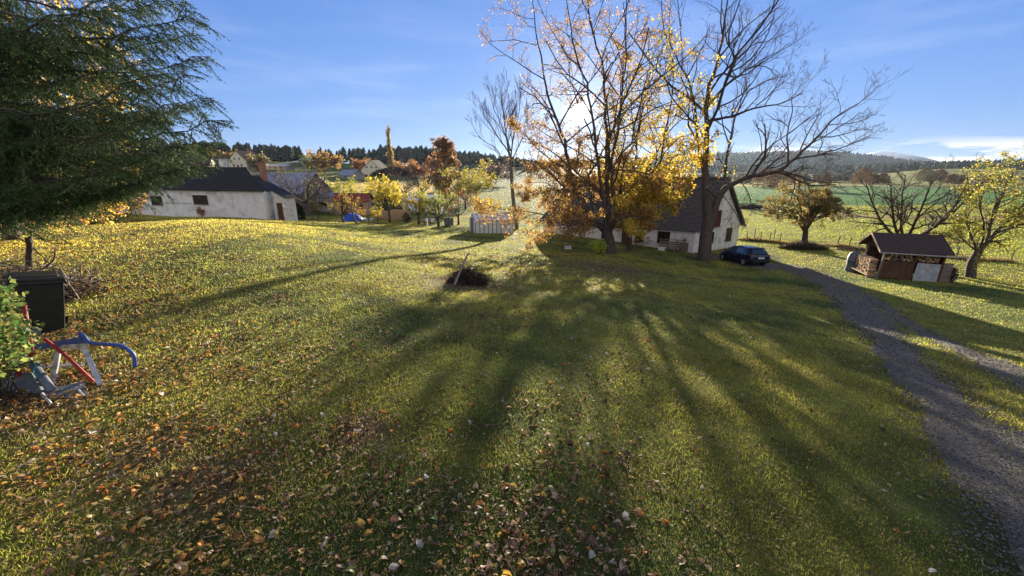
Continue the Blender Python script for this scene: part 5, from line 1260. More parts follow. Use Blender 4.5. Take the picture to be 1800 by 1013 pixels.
for x in (0, 2.0): m.tube([(x, 0, -.05), (x, 0, 1.5)], .05, 6)
m.build('gate_post', M_oldwood, r); m = MB()
for z in (.3, .65, 1.0): m.bar((0, 0, z), (2.0, 0, z), .03)
m.bar((0, 0, .3), (2, 0, 1.0), .03); m.build('rails', M_palewood, r)
# tall dry grass strip by the fence and field stones far out
g = np.random.default_rng(70); V = []; C = []; nst = 9000
pp = np.array([(p.x, p.y) for p in fp]); ii = g.integers(0, len(fp) - 1, nst); tt = g.random(nst)[:, None]
xy = pp[ii] * (1 - tt) + pp[ii + 1] * tt + g.normal(0, .28, (nst, 2)); z = H(xy[:, 0], xy[:, 1]); hh = g.uniform(.12, .45, nst); w = .02
th = g.uniform(0, 6.28, nst); b0 = np.stack([xy[:, 0] - w * np.cos(th), xy[:, 1] - w * np.sin(th), z], 1); b1 = np.stack([xy[:, 0] + w * np.cos(th), xy[:, 1] + w * np.sin(th), z], 1); tp = np.stack([xy[:, 0] + g.normal(0, .1, nst), xy[:, 1] + g.normal(0, .1, nst), z + hh], 1)
V = np.stack([b0, b1, tp], 1).reshape(-1, 3); c = np.array([.20, .15, .06]) * g.uniform(.5, 1.3, (nst, 1))
tag(nmesh('dry_grass', V, [np.arange(3 * nst).reshape(-1, 3)], M_blade, None, np.repeat(c, 3, 0)), 'strip of tall dry grass along the meadow fence', 'grass', kind='stuff')
rubble(1352, 92, 'pale stones and dark rubble heaped in the far meadow left of the apple tree', (M_whitepaint, M_concrete, M_black, M_tin), 10, 3.6, 9, name='stone_heap')
mm_ = heap(0, 0, 4.0, 1.2, 'long dark muck heap in the meadow right of the cottage gable', 19, 160, M_twig, loc_=onground(1322, 96), leaf=900, name='muck_heap', rad=.05, ls=.5, cols=[(.08, .05, .04)])

# ------------------------------------------------------------------ car
def car():
    c = onground(1312, 32.6); c.z = Hs(19.1, 32.4); fw = V3(-.13, .992, 0); rz = math.atan2(fw.y, fw.x)
    r = thing('parked_car', 'dark blue five-door hatchback parked on the drive in front of the cottage', 'car', (19.1, 32.4, Hs(19.1, 32.4) + .02), rz)
    # slope of the ground along the car
    zf = Hs(19.1 + fw.x * 1.3, 32.4 + fw.y * 1.3); zr = Hs(19.1 - fw.x * 1.3, 32.4 - fw.y * 1.3); pitch = math.atan2(zf - zr, 2.6)
    r.rotation_euler = (0, -pitch, rz)
    # body sections x: (x, half width at sill, half width at belt, z bottom, z belt)
    S = [(-2.08, .70, .72, .42, .78), (-2.02, .82, .82, .30, .92), (-1.75, .86, .85, .22, .95), (-1.3, .87, .86, .20, .95), (-.5, .87, .86, .19, .93), (.4, .87, .85, .19, .92), (.95, .87, .84, .20, .90), (1.45, .86, .80, .22, .80), (1.85, .80, .72, .26, .70), (2.05, .66, .60, .36, .60)]
    V = []; Fc = []; K = 10
    for (x, ws, wb, z0, z1) in S:
        ring = [(-ws * .9, z0), (-ws, z0 + .12), (-ws * 1.005, (z0 + z1) / 2), (-wb, z1 - .06), (-wb * .93, z1), (wb * .93, z1), (wb, z1 - .06), (ws * 1.005, (z0 + z1) / 2), (ws, z0 + .12), (ws * .9, z0)]
        V += [(x, y, z) for y, z in ring]
    for i in range(len(S) - 1):
        for k in range(K): Fc.append((i * K + k, i * K + (k + 1) % K, (i + 1) * K + (k + 1) % K, (i + 1) * K + k))
    Fc += [tuple(range(K)), tuple((len(S) - 1) * K + k for k in range(K))[::-1]]
    m = MB(); m.add(V, Fc)
    bo = m.build('body', M_carpaint, r, True, .03)
    # cabin: roof and pillars
    G = [(-1.98, .70, .92, .70), (-1.78, .74, 1.18, .66), (-1.45, .78, 1.36, .60), (-.7, .80, 1.44, .60), (.0, .80, 1.44, .60), (.45, .79, 1.33, .62), (.85, .77, 1.10, .68), (1.18, .74, .88, .72)]
    V = []; Fc = []
    for (x, wl_, zt, wt) in G: V += [(x, -wl_, .88), (x, -wt, max(zt - .03, .89)), (x, -wt * .86, max(zt, .9)), (x, wt * .86, max(zt, .9)), (x, wt, max(zt - .03, .89)), (x, wl_, .88)]
    for i in range(len(G) - 1):
        for k in range(5): Fc.append((i * 6 + k, i * 6 + k + 1, (i + 1) * 6 + k + 1, (i + 1) * 6 + k))
    m = MB(); m.add(V, Fc); m.build('roof', M_carpaint, r, True)
    def sidept(x, f, s):          # point on the side glass surface
        i = max(j for j in range(len(G) - 1) if G[j][0] <= x + 1e-6); a, b_ = G[i], G[i + 1]; t = (x - a[0]) / (b_[0] - a[0]); wl_, zt, wt = [a[q] + (b_[q] - a[q]) * t for q in (1, 2, 3)]
        return V3(x, s * ((wl_ * (1 - f) + wt * f) + .012), .88 + (zt - .03 - .88) * f)
    for s in (-1, 1):
        for (x0, x1) in ((-1.62, -1.12), (-1.04, -.18), (-.10, .80)):
            m = MB(); xs = [x0 + (x1 - x0) * q / 4 for q in range(5)]
            lo = [sidept(x, .12, s) for x in xs]; hi = [sidept(x, .86, s) for x in xs]
            for q in range(4): m.prism([lo[q], lo[q + 1], hi[q + 1], hi[q]], (0, s * .006, 0))
            m.build('side_window', M_carglass, r)
        m = MB(); m.box((.88, s * .95, .98), (.12, .16, .13)); m.build('wing_mirror', M_carpaint, r, bevel=.02)
        m = MB(); m.box((-.62, s * .885, .74), (.16, .03, .03)); m.box((.2, s * .885, .74), (.16, .03, .03)); m.build('door_handle', M_carpaint, r)
        m = MB(); m.prism([(-2.03, s * .60, .68), (-1.98, s * .84, .68), (-1.93, s * .84, .94), (-2.0, s * .60, .94)], (-.03, 0, 0)); m.build('tail_light', M_red, r)
        m = MB(); m.prism([(1.98, s * .42, .50), (1.84, s * .74, .52), (1.80, s * .74, .68), (1.95, s * .42, .64)], (.05, 0, 0)); m.build('headlight', M_rim, r)
        for x in (-1.28, 1.30):
            m = MB(); y0, y1 = s * .70, s * .895; m.tube([(x, y0, .31), (x, y1, .31)], .315, 20); w = m.build('wheel', M_tyre, r); m = MB(); m.tube([(x, y1, .31), (x, y1 + s * .01, .31)], .20, 14); m.build('rim', M_rim, w)
    m = MB(); m.prism([(-1.945, -.60, 1.00), (-1.945, .60, 1.00), (-1.62, .54, 1.30), (-1.62, -.54, 1.30)], (-.035, 0, .025)); m.build('rear_window', M_carglass, r)
    m = MB(); m.prism([(1.10, -.64, .94), (1.10, .64, .94), (.50, .55, 1.32), (.50, -.55, 1.32)], (.03, 0, .03)); m.build('windscreen', M_carglass, r)
    m = MB(); m.prism([(-1.72, -.58, 1.37), (-1.72, .58, 1.37), (-1.45, .58, 1.41), (-1.45, -.58, 1.41)], (0, 0, .025)); m.build('spoiler', M_black, r)
    m = MB(); m.box((-2.10, 0, .70), (.02, .50, .11)); m.build('number_plate', M_plate, r)
    m = MB(); m.box((-2.06, 0, .42), (.12, 1.5, .16)); m.build('bumper', M_black, r, bevel=.03)
car()

# ------------------------------------------------------------------ left foreground: wheelie bin, trestle, scoop, bush
def wheeliebin():
    b = onground(76, 7.05); b.z -= .06; r = thing('wheelie_bin', 'black plastic wheelie bin at the left edge of the lawn', 'bin', b, R(50))
    r.rotation_mode = 'QUATERNION'; r.rotation_quaternion = (Matrix.Rotation(R(7), 3, Vector((-.77, .64, 0))) @ Matrix.Rotation(R(50), 3, 'Z')).to_quaternion()
    m = MB(); m.box((0, 0, .50), (.60, .72, .92), taper=.80); m.build('body', M_bin, r, bevel=.03)
    m = MB(); m.box((0, 0, .965), (.66, .79, .05)); m.build('rim', M_bin, r, bevel=.015)
    m = MB(); m.box((0, 0, 1.02), (.64, .80, .06)); m.box((0, .02, 1.055), (.5, .6, .03)); ld = m.build('lid', M_bin, r, bevel=.02)
    m = MB(); m.tube([(-.26, .44, .99), (.26, .44, .99)], .018, 8); m.build('handle', M_bin, r)
    for s in (-1, 1): m = MB(); m.tube([(s * .24, .30, .10), (s * .31, .30, .10)], .10, 16); m.build('wheel', M_tyre, r)
wheeliebin()
def trestle():
    D = 5.25; b = onground(125, D); O = b
    r = thing('saw_trestle', 'pale metal trestle with blue beam, red brace and bent blue tube before the bin', 'trestle', b)
    def q(px, py, e=0): return at(px, py, D + e) - O
    m = MB(); m.bar(q(103, 615), q(92, 675, -.15), .055, .03); m.build('leg', M_alu, r)
    m = MB(); m.bar(q(149, 616), q(181, 686, -.18), .055, .03); m.build('leg', M_alu, r)
    m = MB(); m.bar(q(103, 615, .1), q(94, 660, .45), .05, .03); m.build('leg', M_alu, r)
    m = MB(); m.bar(q(149, 616, .1), q(172, 662, .45), .05, .03); m.build('leg', M_alu, r)
    m = MB(); m.prism([q(98, 612), q(112, 606), q(150, 604), q(155, 610), q(152, 619), q(140, 614), q(112, 613), q(100, 617)], ray(125, 610) * .02); m.build('bracket', M_alu, r)
    m = MB(); m.prism([q(58, 606, .05), q(60, 615, .05), q(105, 611, .05), q(152, 604, .05), q(160, 604, .05), q(144, 585, .05), q(136, 593, .05), q(100, 599, .05)], ray(110, 600) * .05); m.build('beam', M_blue, r)
    m = MB(); m.bar(q(70, 645, .1), q(146, 641, .1), .05, .025); m.build('cross_rail', M_alu, r)
    for px in (82, 128): m = MB(); m.tube([q(px, 643, .08), q(px, 643, .11)], .012, 8); m.build('bolt', M_black, r)
    m = MB(); m.tube([q(78, 596, -.05), q(112, 622, -.05), q(181, 687, -.12)], .020, 8); m.build('brace', M_red, r)
    pts = [q(140, 586), q(148, 592), q(156, 602), q(180, 605), q(212, 608), q(228, 617), q(236, 628), q(237, 646)]
    m = MB(); m.tube([Vector(p) for p in catmull([tuple(p) for p in pts], 26)], .024, 10); m.build('handle_tube', M_blue, r, True)
trestle()
for i, (x0, y0, x1, y1, lb) in enumerate(((42, 540, 38, 600, 'upper red metal post poking out of the ivy in front of the bin'), (34, 655, 28, 715, 'short red metal post stub below the ivy at the left edge'))):
    p1 = gp(x1 - 2, 715); dd = at(x1, 715, 0.0)
    D = 5.0 + .02 * i; b = at(x1, y1, D); tp = at(x0, y0, D); r = thing('red_post', lb, 'post', b); m = MB(); m.tube([(0, 0, -.55 if i == 0 else -.08), tp - b], .026, 10); m.build('tube', M_red, r, True); m = MB(); m.tube([tp - b, tp - b + V3(0, 0, .02)], .03, 10); m.build('cap', M_red, r)
def scoop():
    D = 4.75; b = gp(95, 735); O = b
    r = thing('metal_scoop', 'bent grey sheet-metal scoop lying on the leaves in front of the trestle', 'scoop', b)
    def q(px, py, e=0): return at(px, py, D + e) - O
    m = MB(); m.prism([q(62, 690, .1), q(148, 672, .35), q(155, 702, .05), q(92, 716, -.1)], V3(0, 0, .012)); m.build('blade', M_greyplastic, r)
    m = MB(); m.prism([q(62, 690, .1), q(92, 716, -.1), q(94, 742, -.2), q(56, 735, -.05)], (.012, 0, 0)); m.build('side_plate', M_greyplastic, r)
    m = MB(); m.tube([q(74, 692, -.02), q(88, 708, -.1), q(94, 722, -.16), q(95, 742, -.2)], .014, 8); m.build('edge_tube', M_alu, r, True)
    m = MB(); m.tube([q(134, 681, .2), q(152, 702, .05), q(132, 708, .0)], .012, 8); m.build('edge_strip', M_alu, r)
    m = MB(); m.tube([q(58, 640, .3), q(92, 688, .12)], .045, 10); m.build('tube_handle', M_greyplastic, r, True)
    m = MB(); m.prism([q(-30, 655, .3), q(55, 655, .3), q(75, 690, .1), q(60, 712, 0), q(-40, 715, 0)], V3(0, .03, -.02)); m.build('tray', M_greyplastic, r)
    m = MB(); m.tube([q(64, 640, .2), q(58, 655, .15), q(66, 662, .12), q(60, 668, .1)], .008, 6); m.build('cord', pbr('teal_cord', (.05, .35, .38), .6), r)
scoop()
b = at(52, 578, 5.5); r = thing('grey_pipe', 'short grey-white pipe end resting across the trestle by the bin', 'pipe', b); m = MB(); m.tube([V3(-.1, 0, 0), V3(.2, -.1, .0)], .04, 12); m.build('pipe', M_alu, r); m = MB(); m.tube([V3(.2, -.1, 0), V3(.22, -.107, .0)], .05, 12); m.build('collar', M_greyplastic, r)
def ivybush():
    D = 4.6; g = np.random.default_rng(31); b = onground(-10, D); r = thing('leafy_bush', 'green leafy ivy bush at the left edge covering the red posts', 'bush', b)
    cen = [(-40, 560, 60, 70), (-2, 560, 44, 52), (28, 598, 34, 36), (-5, 632, 42, 28), (38, 632, 20, 14), (10, 515, 30, 18), (-60, 620, 60, 90), (-20, 665, 30, 20), (48, 580, 16, 12)]
    P = []
    for (cx, cy, rx, ry) in cen:
        n = int(rx * ry / 7)
        a = g.uniform(0, 6.28, n); q = np.sqrt(g.random(n)); px = cx + rx * q * np.cos(a); py = cy + ry * q * np.sin(a)
        for x, y in zip(px, py): P.append(at(x, y, D + g.normal(0, .22)) - b)
    P = np.array(P); v, t_, c = leaf_cards(P, g, .048, [(.06, .11, .03), (.10, .15, .04), (.16, .20, .05), (.04, .08, .02), (.22, .2, .06)], hang=.3, jit=.03, shape=1.5); nmesh('foliage', v, [t_], M_leaf, r, c)
    pl = []
    for k in range(34):
        e = P[g.integers(0, len(P))]; s = np.array([g.uniform(-.5, .1), g.uniform(-.1, .2), 0]); mid = (e + s) / 2 + g.normal(0, .08, 3); pl.append((catmull([s, mid, e], 7), np.linspace(.009, .003, 7)))
    V, Q = tube_mesh(pl); nmesh('stem', V, [Q], M_bark, r)
ivybush()
hb = onground(35, 9.2); heap(0, 0, 1.6, .72, 'tangled pile of bare branches and prunings behind the bin', 8, 420, M_deadwood, loc_=hb, rad=.016, leaf=2200, cols=[(.10, .06, .03), (.2, .12, .05), (.05, .04, .03)])
def pollard():
    b = onground(52, 9.4); r = thing('tree_stump', 'short gnarled upright stump rising from the branch pile behind the bin', 'stump', b); m = MB(); q = lambda px, py, e=0: at(px, py, 9.4 + e) - b
    m.tube([V3(0, 0, 0), q(51, 450), q(52, 432), q(50, 418)], [.075, .06, .055, .07], 9); m.build('trunk', M_bark, r, True)
    for pts in (((-40, 402), (0, 408), (45, 425), (75, 452), (100, 475), (122, 483)), ((-20, 380), (20, 390), (45, 412), (60, 414), (85, 426), (128, 430)), ((52, 418), (62, 412), (80, 422), (110, 422)), ((80, 470), (95, 455), (97, 432))):
        m = MB(); L = catmull([tuple(q(a, c, (i - 2) * .12)) for i, (a, c) in enumerate(pts)], 14); m.tube([Vector(p) for p in L], [.022 - .0012 * k for k in range(14)], 6); m.build('branch', M_twig, r, True)
pollard()

# ------------------------------------------------------------------ spruce overhanging from the left, and golden beech behind
def spruce():
    D = 8.3; b = onground(-95, 9.0); g = np.random.default_rng(77); B = np.array(b)
    root = thing('spruce_tree', 'dark green spruce with drooping boughs filling the upper left corner', 'spruce', b)
    pl = [(catmull([B, B + [0, .1, 6], B + [.1, .1, 15]], 12), np.linspace(.30, .07, 12))]
    NP = []; ND = []
    boughs = []
    for k in range(44):
        h = 3.8 + 10.5 * (k / 44) ** .95 + g.uniform(-.1, .1); az = (k * 2.39996) % 6.283
        boughs.append((h, az, None))
    # boughs reaching towards the lawn, seen against the sky: tips aimed at the outline of the crown
    for (px, py, e) in ((345, 22, -.6), (352, 62, .2), (366, 100, .9), (330, 130, -.9), (372, 172, .1), (388, 212, -.4), (372, 250, .7), (352, 290, -.8), (330, 255, -1.4), (285, 305, .2), (232, 322, -.6), (190, 345, .4), (140, 352, -.8), (300, 60, 1.2), (280, 200, 1.4), (320, 180, -1.6), (250, 270, -1.6), (200, 300, 1.2), (330, 5, 1.0), (110, 325, -1.4), (60, 350, .3), (290, -20, -.9), (90, 355, 1.0), (160, 330, 1.4), (318, 285, .9), (268, 130, -1.7)):
        t = np.array(at(px, py, D + e)); boughs.append((t[2] - B[2], None, t))
    for k in range(14):
        t = np.array(at(g.uniform(-20, 290), g.uniform(-60, 270), D + g.uniform(-1.8, 1.8))); boughs.append((t[2] - B[2], None, t))
    for (h, az, tip) in boughs:
        if tip is None:
            L = max(.8, (14.5 - h) * .30) * g.uniform(.8, 1.05); 
            if math.cos(az) > .2: L *= .8
            tip = B + np.array([math.cos(az) * L, math.sin(az) * L, h - .10 * L])
        L = np.linalg.norm(tip[:2] - B[:2]); s0 = B + [0, 0, tip[2] - B[2] + .10 * L + g.uniform(0, .3)]
        mid = s0 * .45 + tip * .55 + np.array([0, 0, -.13 * L + .0]); P = catmull([s0, mid, tip], 16); pl.append((P, np.linspace(.024 + .003 * L, .005, 16)))
        P[1:-1] += g.normal(0, .035, (14, 3)); nt = int(13 * L) + 8; dirb = nrm(tip - s0)
        lowb = .35 if tip[2] < .35 else 1.0
        sidev = nrm(np.cross(dirb, [0, 0, 1]))
        for q in range(nt):
            f = .16 + .84 * (q + g.random()) / nt; i = min(int(f * 15), 14); p = P[i] + (P[i + 1] - P[i]) * (f * 15 - i); s = 1 if q % 2 else -1
            l = (.22 + .72 * (1 - f) ** .6 * min(1, L / 3)) * g.uniform(.6, 1.3); fwd = nrm(P[min(i + 1, 15)] - P[i])
            e = p + (fwd * .62 + sidev * s * .75 + np.array([0, 0, -g.uniform(.0, 1.2) * lowb]) + g.normal(0, .22, 3)) * l
            m2 = (p + e) / 2 + np.array([0, 0, .05 * l]); tw = catmull([p, m2, e], 5); pl.append((tw, np.linspace(.008, .003, 5)))
            subs = [tw]
            ns = int(l / .06)
            for k2 in range(ns):
                f2 = (k2 + .6) / (ns + .3); pp_ = tw[0] + (tw[-1] - tw[0]) * f2; l2 = l * .42 * (1 - .55 * f2) + .05; dv = nrm(nrm(e - p) * .7 + np.cross(nrm(e - p), [0, 0, 1]) * (1 if k2 % 2 else -1) * .6 + np.array([0, 0, -.35]) + g.normal(0, .15, 3)); sb = np.array([pp_, pp_ + dv * l2]); subs.append(sb)
            for sb in subs:
                ln = np.linalg.norm(sb[-1] - sb[0]); nn_ = max(5, int(ln * 95)); ff = np.sort(g.random(nn_)); a_ = sb[0] + (sb[-1] - sb[0]) * ff[:, None]
                NP.append(a_); ND.append(np.repeat(nrm(sb[-1] - sb[0])[None], nn_, 0))
    NP = np.concatenate(NP); ND = np.concatenate(ND); n = len(NP)
    rnd = g.normal(0, 1, (n, 3)); side = np.cross(ND, rnd); side /= np.linalg.norm(side, axis=1, keepdims=True)
    dv = ND * .75 + side * .8; dv /= np.linalg.norm(dv, axis=1, keepdims=True); w = np.cross(dv, rnd); w /= np.linalg.norm(w, axis=1, keepdims=True) + 1e-9
    ln = g.uniform(.024, .046, (n, 1)); wd = .0068
    V = np.stack([NP + w * wd, NP - w * wd, NP + dv * ln], 1).reshape(-1, 3)
    c = np.array([.060, .105, .036]) * g.uniform(.6, 1.5, (n, 1)); k = g.random(n) < .2; c[k] = np.array([.07, .10, .02]) * g.uniform(.7, 1.2, (k.sum(), 1))
    V_, Q_ = tube_mesh(pl); nmesh('trunk', V_ - B, [Q_], M_bark, root)
    nmesh('crown', V - B, [np.arange(3 * n).reshape(-1, 3)], M_needle, root, np.repeat(c, 3, 0)); print('needles', n)
spruce()
b = onground(20, 17); B = np.array([b.x, b.y, b.z]); T = Tree(140, 3, [9, 7, 5], lenr=.5, ang=(35, 75), up=.04, wob=.18, rmin=.008)
D = 17; T.pl.append((catmull([B, at(20, 330, D), at(24, 260, D)], 7), np.linspace(.26, .2, 7)))
for pts, r0, k in (([(24, 262), (30, 180), (40, 80), (50, -40)], .15, 12), ([(24, 270), (70, 200, 1), (110, 120, 1.5), (140, 40, 2)], .12, 12), ([(22, 290), (90, 250, -.5), (150, 230, -1), (190, 200, -1)], .1, 11), ([(22, 310), (80, 300, .5), (150, 300, 1), (205, 310, 1)], .09, 11),
                   ([(22, 280), (-30, 200), (-60, 100)], .12, 9), ([(22, 330), (60, 340, -1), (120, 350, -1.6), (170, 340, -2)], .07, 9), ([(30, 180), (80, 120, -1), (130, 100, -2)], .08, 8), ([(22, 320), (-20, 330, -1), (-50, 350, -2)], .06, 8)):
    T.limb(pxl(pts, D), r0, .02, kids=k, start=.12)
g = np.random.default_rng(14); P = twig_points(T.tw, g, 11000)
tree_object('beech_tree', T, B, 'golden-leaved tree glowing through the gaps of the dark spruce', M_bark, leaf_cards(P, g, .12, [(.52, .32, .05), (.58, .40, .07), (.46, .24, .05), (.50, .40, .08)], hang=.4, jit=.1))
small_tree('hornbeam_bush', 208, 27, 2.4, 2.0, 'straggling low bush with orange leaves and bare twigs under the spruce tips', [(.50, .24, .06), (.55, .34, .08), (.40, .18, .06)], 1900, .11, 150, kids=(7, 6, 4), trunk=.08, rad=.06, cat='bush', ang=(30, 75))
small_tree('hornbeam_bush', 165, 24, 2.6, 2.2, 'orange-leaved bush lower left under the drooping spruce boughs', [(.52, .28, .06), (.58, .38, .08), (.42, .2, .06)], 1900, .11, 151, kids=(7, 6, 4), trunk=.08, rad=.06, cat='bush', ang=(30, 75))
small_tree('hornbeam_bush', 60, 19, 2.6, 2.4, 'golden bush at the left edge under the spruce', [(.52, .30, .06), (.58, .38, .08)], 1700, .10, 152, kids=(7, 6, 4), trunk=.08, rad=.06, cat='bush', ang=(30, 75))

# ------------------------------------------------------------------ fallen leaves
LC = {'brown': [(.17, .09, .05), (.11, .06, .035)], 'tan': [(.30, .20, .12), (.38, .28, .18)], 'yellow': [(.42, .27, .05), (.46, .32, .08)], 'pale': [(.58, .55, .50), (.50, .46, .40)], 'orange': [(.46, .17, .04), (.42, .22, .05)], 'green': [(.20, .24, .06), (.28, .30, .08)]}
def leafshape(g, curl):
    """ovate leaf of 13 vertices, folded along the midrib, length 1"""
    xs = [0, .18, .4, .62, .82, 1.0]; ws = [0, .20, .30, .27, .15, 0]; fold = g.uniform(.1, .55); wav = g.uniform(.0, .12)
    mid = [(x, 0, curl * (x - .5) ** 2 * 1.2 + g.normal(0, .01)) for x in xs]
    L_ = [(xs[i] + g.normal(0, .02), ws[i] * g.uniform(.85, 1.15), mid[i][2] + ws[i] * fold + g.normal(0, wav * .4)) for i in range(1, 5)]
    R_ = [(xs[i] + g.normal(0, .02), -ws[i] * g.uniform(.85, 1.15), mid[i][2] + ws[i] * fold * g.uniform(.3, 1.3) + g.normal(0, wav * .4)) for i in range(1, 5)]
    V = mid + L_ + R_; F_ = []
    for side in (6, 10):
        F_ += [(0, 1, side), (side + 3, 4, 5)]
        for i in range(3): F_ += [(1 + i, 2 + i, side + i + 1), (1 + i, side + i + 1, side + i)]
    V = np.array(V); V[:, 0] -= .5; V[:, 2] -= V[:, 2].min(); V += 0
    stem = np.array([(-.5, .008, .02), (-.5, -.008, .02), (-.78, g.normal(0, .06), .03)]); V = np.vstack([V, stem]); F_.append((14, 15, 16)); 
    return V, np.array(F_)
g = np.random.default_rng(90); TEMPL = [leafshape(g, g.uniform(-1.3, 1.8)) for _ in range(10)]
def density(x, y):
    a = np.degrees(np.arctan2(x, y)); r = np.hypot(x, y)
    d = .22 + .45 * np.exp(-((x - gp(1000, 930).x) ** 2 + (y - gp(1000, 930).y) ** 2) / 1.2 ** 2)
    d += .75 * np.clip((-a - 14) / 30, 0, 1) + 2.3 * np.clip((-a - 38) / 12, 0, 1) * (r > 5)
    d += 1.6 * np.exp(-((x - 2) ** 2 / 60 + (y - 22) ** 2 / 45)) + .6 * np.exp(-((x + 3) ** 2 / 30 + (y - 15) ** 2 / 30))
    d *= np.where(a > 22, .28, 1); d *= np.where((r > 34) & (a > -30), .25, 1)
    d *= .1 + 3.2 * np.clip(fbm(x, y, .9, 3, 12) - .25, 0, 1)
    return d
gl = np.random.default_rng(91)
n = 90000; r = 1.9 * (46 / 1.9) ** gl.random(n); a = np.radians(gl.uniform(-58, 56, n)); x = r * np.sin(a); y = r * np.cos(a)
dens = density(x, y); keep = gl.random(n) < np.clip(dens * .14 * np.where(r > 6, 2.0, 1.0), 0, .95); keep &= ~(ondrive(x, y) & (gl.random(n) < .88))
x, y, r = x[keep], y[keep], r[keep]; n = len(x); z = H(x, y)
names = list(LC); wts = np.array([.46, .23, .11, .06, .10, .04])
kind_ = gl.choice(len(names), n, p=wts); aleft = np.degrees(np.arctan2(x, y)) < -38; kk = aleft & (gl.random(n) < .65); kind_[kk] = gl.choice([2, 4], kk.sum())
size = np.where(r > 6, .075, .072) * gl.uniform(.35, 1.3, n) * (1 + np.clip((r - 12) / 40, 0, .5))
yaw = gl.uniform(0, 6.283, n); tx = gl.normal(0, .55, n); ty = gl.normal(0, .5, n); tmpl = gl.integers(0, 10, n)
shade = gl.uniform(.65, 1.25, n); ci = gl.integers(0, 2, n)
# the leaves that show largest are things of their own
pv = np.stack([x, y, z], 1); depth = pv @ np.array([0, CP, -SP]); upv = pv @ np.array([0, SP, CP]); inv = (np.abs(x / depth) < 900 / F) & (np.abs(upv / depth) < 506 / F)
score = np.where(inv, size / depth, 0); order = np.argsort(-score); near = order[:300]; rest = order[300:]
def place(idx):
    V = []; F_ = []; C = []; off = 0
    for t in range(10):
        ii = idx[tmpl[idx] == t]; 
        if not len(ii): continue
        TV, TF = TEMPL[t]; m = len(TV)
        P = TV[None] * size[ii][:, None, None]
        ca, sa = np.cos(tx[ii])[:, None], np.sin(tx[ii])[:, None]; P = np.stack([P[..., 0], P[..., 1] * ca - P[..., 2] * sa, P[..., 1] * sa + P[..., 2] * ca], 2)
        cb, sb = np.cos(ty[ii])[:, None], np.sin(ty[ii])[:, None]; P = np.stack([P[..., 0] * cb + P[..., 2] * sb, P[..., 1], -P[..., 0] * sb + P[..., 2] * cb], 2)
        cy, sy = np.cos(yaw[ii])[:, None], np.sin(yaw[ii])[:, None]; P = np.stack([P[..., 0] * cy - P[..., 1] * sy, P[..., 0] * sy + P[..., 1] * cy, P[..., 2]], 2)
        P += np.stack([x[ii], y[ii], z[ii] + .006], 1)[:, None]
        V.append(P.reshape(-1, 3)); F_.append((TF[None] + m * np.arange(len(ii))[:, None, None]).reshape(-1, 3) + off); off += m * len(ii)
        cc = np.array([np.array(LC[names[kind_[i]]][ci[i] % 2]) * shade[i] for i in ii]); C.append(np.repeat(cc, m, 0))
    return np.vstack(V), np.vstack(F_), np.vstack(C)
V, F_, C = place(rest)
def fragments(n):
    g = np.random.default_rng(333); r = 1.9 * (30 / 1.9) ** g.random(n); a = np.radians(g.uniform(-58, 56, n)); xx = r * np.sin(a); yy = r * np.cos(a)
    k = g.random(n) < np.clip(.10 + .5 * density(xx, yy), 0, 1); k &= ~(ondrive(xx, yy) & (g.random(n) < .7)); xx, yy, r = xx[k], yy[k], r[k]; m = len(xx)
    s_ = (.012 * (r / 3) ** .6 * g.uniform(.5, 2.0, m))[:, None]; c0 = np.stack([xx, yy, H(xx, yy) + .012 + .012 * g.random(m)], 1)
    d1 = g.normal(0, 1, (m, 3)) * [1, 1, .45]; d1 /= np.linalg.norm(d1, axis=1, keepdims=True); d2 = g.normal(0, 1, (m, 3)) * [1, 1, .45]; d2 /= np.linalg.norm(d2, axis=1, keepdims=True)
    VV = np.stack([c0 - d1 * s_, c0 + d2 * s_ * .6, c0 + d1 * s_, c0 - d2 * s_ * .5], 1).reshape(-1, 3); i = np.arange(m)[:, None] * 4
    pal = np.array([(.17, .10, .055), (.24, .15, .08), (.32, .22, .12), (.12, .07, .04), (.38, .25, .07), (.40, .35, .27)]); cc = pal[g.choice(6, m, p=[.3, .25, .15, .15, .1, .05])] * g.uniform(.7, 1.2, (m, 1))
    return VV, np.concatenate([i + [[0, 1, 2]], i + [[0, 2, 3]]]), np.repeat(cc, 4, 0)
V2, F2, C2 = fragments(80000); F2 = F2 + len(V); V = np.vstack([V, V2]); F_ = np.vstack([F_, F2]); C = np.vstack([C, C2])
tag(nmesh('leaf_litter', V, [F_], M_litter, None, C), 'smaller fallen autumn leaves scattered over the whole lawn', 'leaves', kind='stuff')
print('leaves', n)
LM = {}
for k, cs in LC.items():
    for q in range(2):
        m, nt, o = newmat('fallen_leaf_' + k); dd = nt.nodes.new('ShaderNodeBsdfPrincipled'); dd.inputs['Roughness'].default_value = .6; tr = nt.nodes.new('ShaderNodeBsdfTranslucent'); mx = nt.nodes.new('ShaderNodeMixShader'); mx.inputs[0].default_value = .3
        cc = mixrgb(nt, cs[q], tuple(v * .55 for v in cs[q]), rampv(nt, noise(nt, 4, 4, .6), .4, .65)); nt.links.new(cc, dd.inputs['Base Color']); nt.links.new(cc, tr.inputs['Color'])
        nt.links.new(dd.outputs[0], mx.inputs[1]); nt.links.new(tr.outputs[0], mx.inputs[2]); nt.links.new(mx.outputs[0], o.inputs[0]); LM[(k, q)] = m
LMESH = {}
lword = {'brown': 'curled dark brown fallen leaf lying in the foreground grass', 'tan': 'dry tan fallen leaf lying in the foreground grass', 'yellow': 'yellow fallen leaf lying in the foreground grass', 'pale': 'pale grey upturned fallen leaf in the foreground grass', 'orange': 'rusty orange fallen leaf lying in the foreground grass', 'green': 'greenish fallen leaf lying in the foreground grass'}
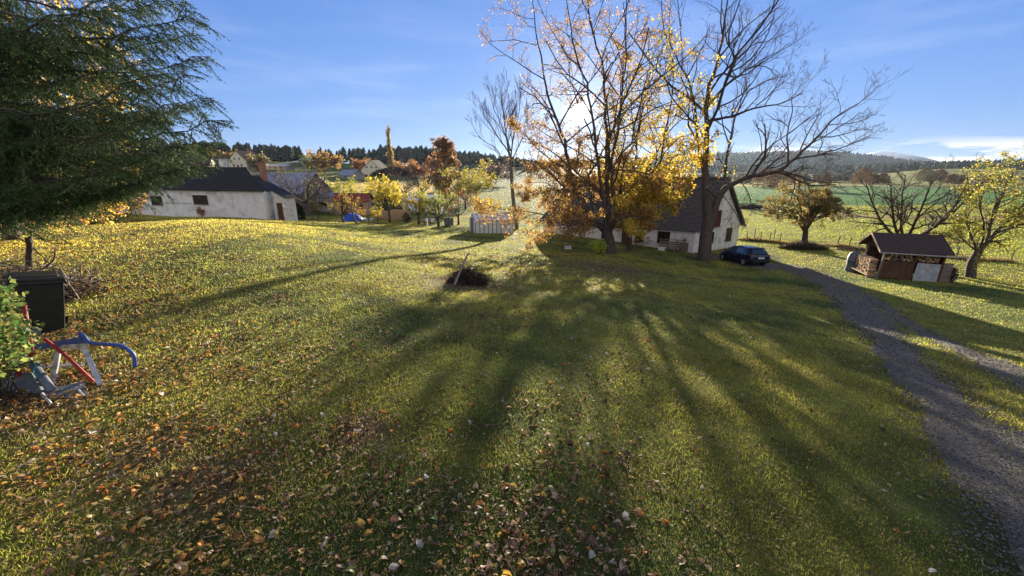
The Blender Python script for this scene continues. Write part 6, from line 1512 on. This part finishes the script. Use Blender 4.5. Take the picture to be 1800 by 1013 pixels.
for i in near:
    k = names[kind_[i]]; key = (k, int(ci[i]), int(tmpl[i]))
    if key not in LMESH:
        TV, TF = TEMPL[key[2]]; me = bpy.data.meshes.new('fallen_leaf'); me.from_pydata([tuple(v) for v in TV], [], [tuple(int(q) for q in f) for f in TF]); me.materials.append(LM[(k, key[1])]); LMESH[key] = me
    o = bpy.data.objects.new('fallen_leaf', LMESH[key]); COL.objects.link(o); o.location = (x[i], y[i], z[i] + .006); o.rotation_euler = (tx[i], ty[i], yaw[i]); s = size[i]; o.scale = (s, s, s)
    tag(o, lword[k], 'leaf', k + ' fallen leaves in the foreground')
# loose straws and twigs in the near grass
g = np.random.default_rng(99); pl = []; n = 900; r_ = 2 * (14 / 2) ** g.random(n); a_ = np.radians(g.uniform(-58, 40, n))
for rr_, aa_ in zip(r_, a_):
    x0, y0 = rr_ * math.sin(aa_), rr_ * math.cos(aa_); th = g.uniform(0, 6.28); l = g.uniform(.05, .22) * (rr_ / 4) ** .3; z0 = Hs(x0, y0) + .03
    p0 = np.array([x0, y0, z0]); p1 = p0 + [l * math.cos(th), l * math.sin(th), g.uniform(-.01, .03)]; pl.append((catmull([p0, (p0 + p1) / 2 + g.normal(0, .012, 3), p1], 4), np.full(4, .0014 * (rr_ / 3) ** .7)))
V, Q = tube_mesh(pl); tag(nmesh('straw', V, [Q], M_deadwood, None), 'loose straws and twigs among the lawn leaves', 'straw', kind='stuff')

# ------------------------------------------------------------------ haze
def haze():
    m = bpy.data.materials.new('haze'); m.use_nodes = True; nt = m.node_tree; nt.nodes.clear(); o = nt.nodes.new('ShaderNodeOutputMaterial'); v = nt.nodes.new('ShaderNodeVolumePrincipled')
    v.inputs['Color'].default_value = (.60, .76, 1, 1); v.inputs['Density'].default_value = .000038; v.inputs['Anisotropy'].default_value = .45; nt.links.new(v.outputs[0], o.inputs['Volume'])
    mb = MB(); mb.box((0, 0, 55), (9400, 9400, 170)); h = mb.build('haze', m); tag(h, 'thin blue evening haze over the valley', 'haze', kind='stuff'); del h['category']
haze()
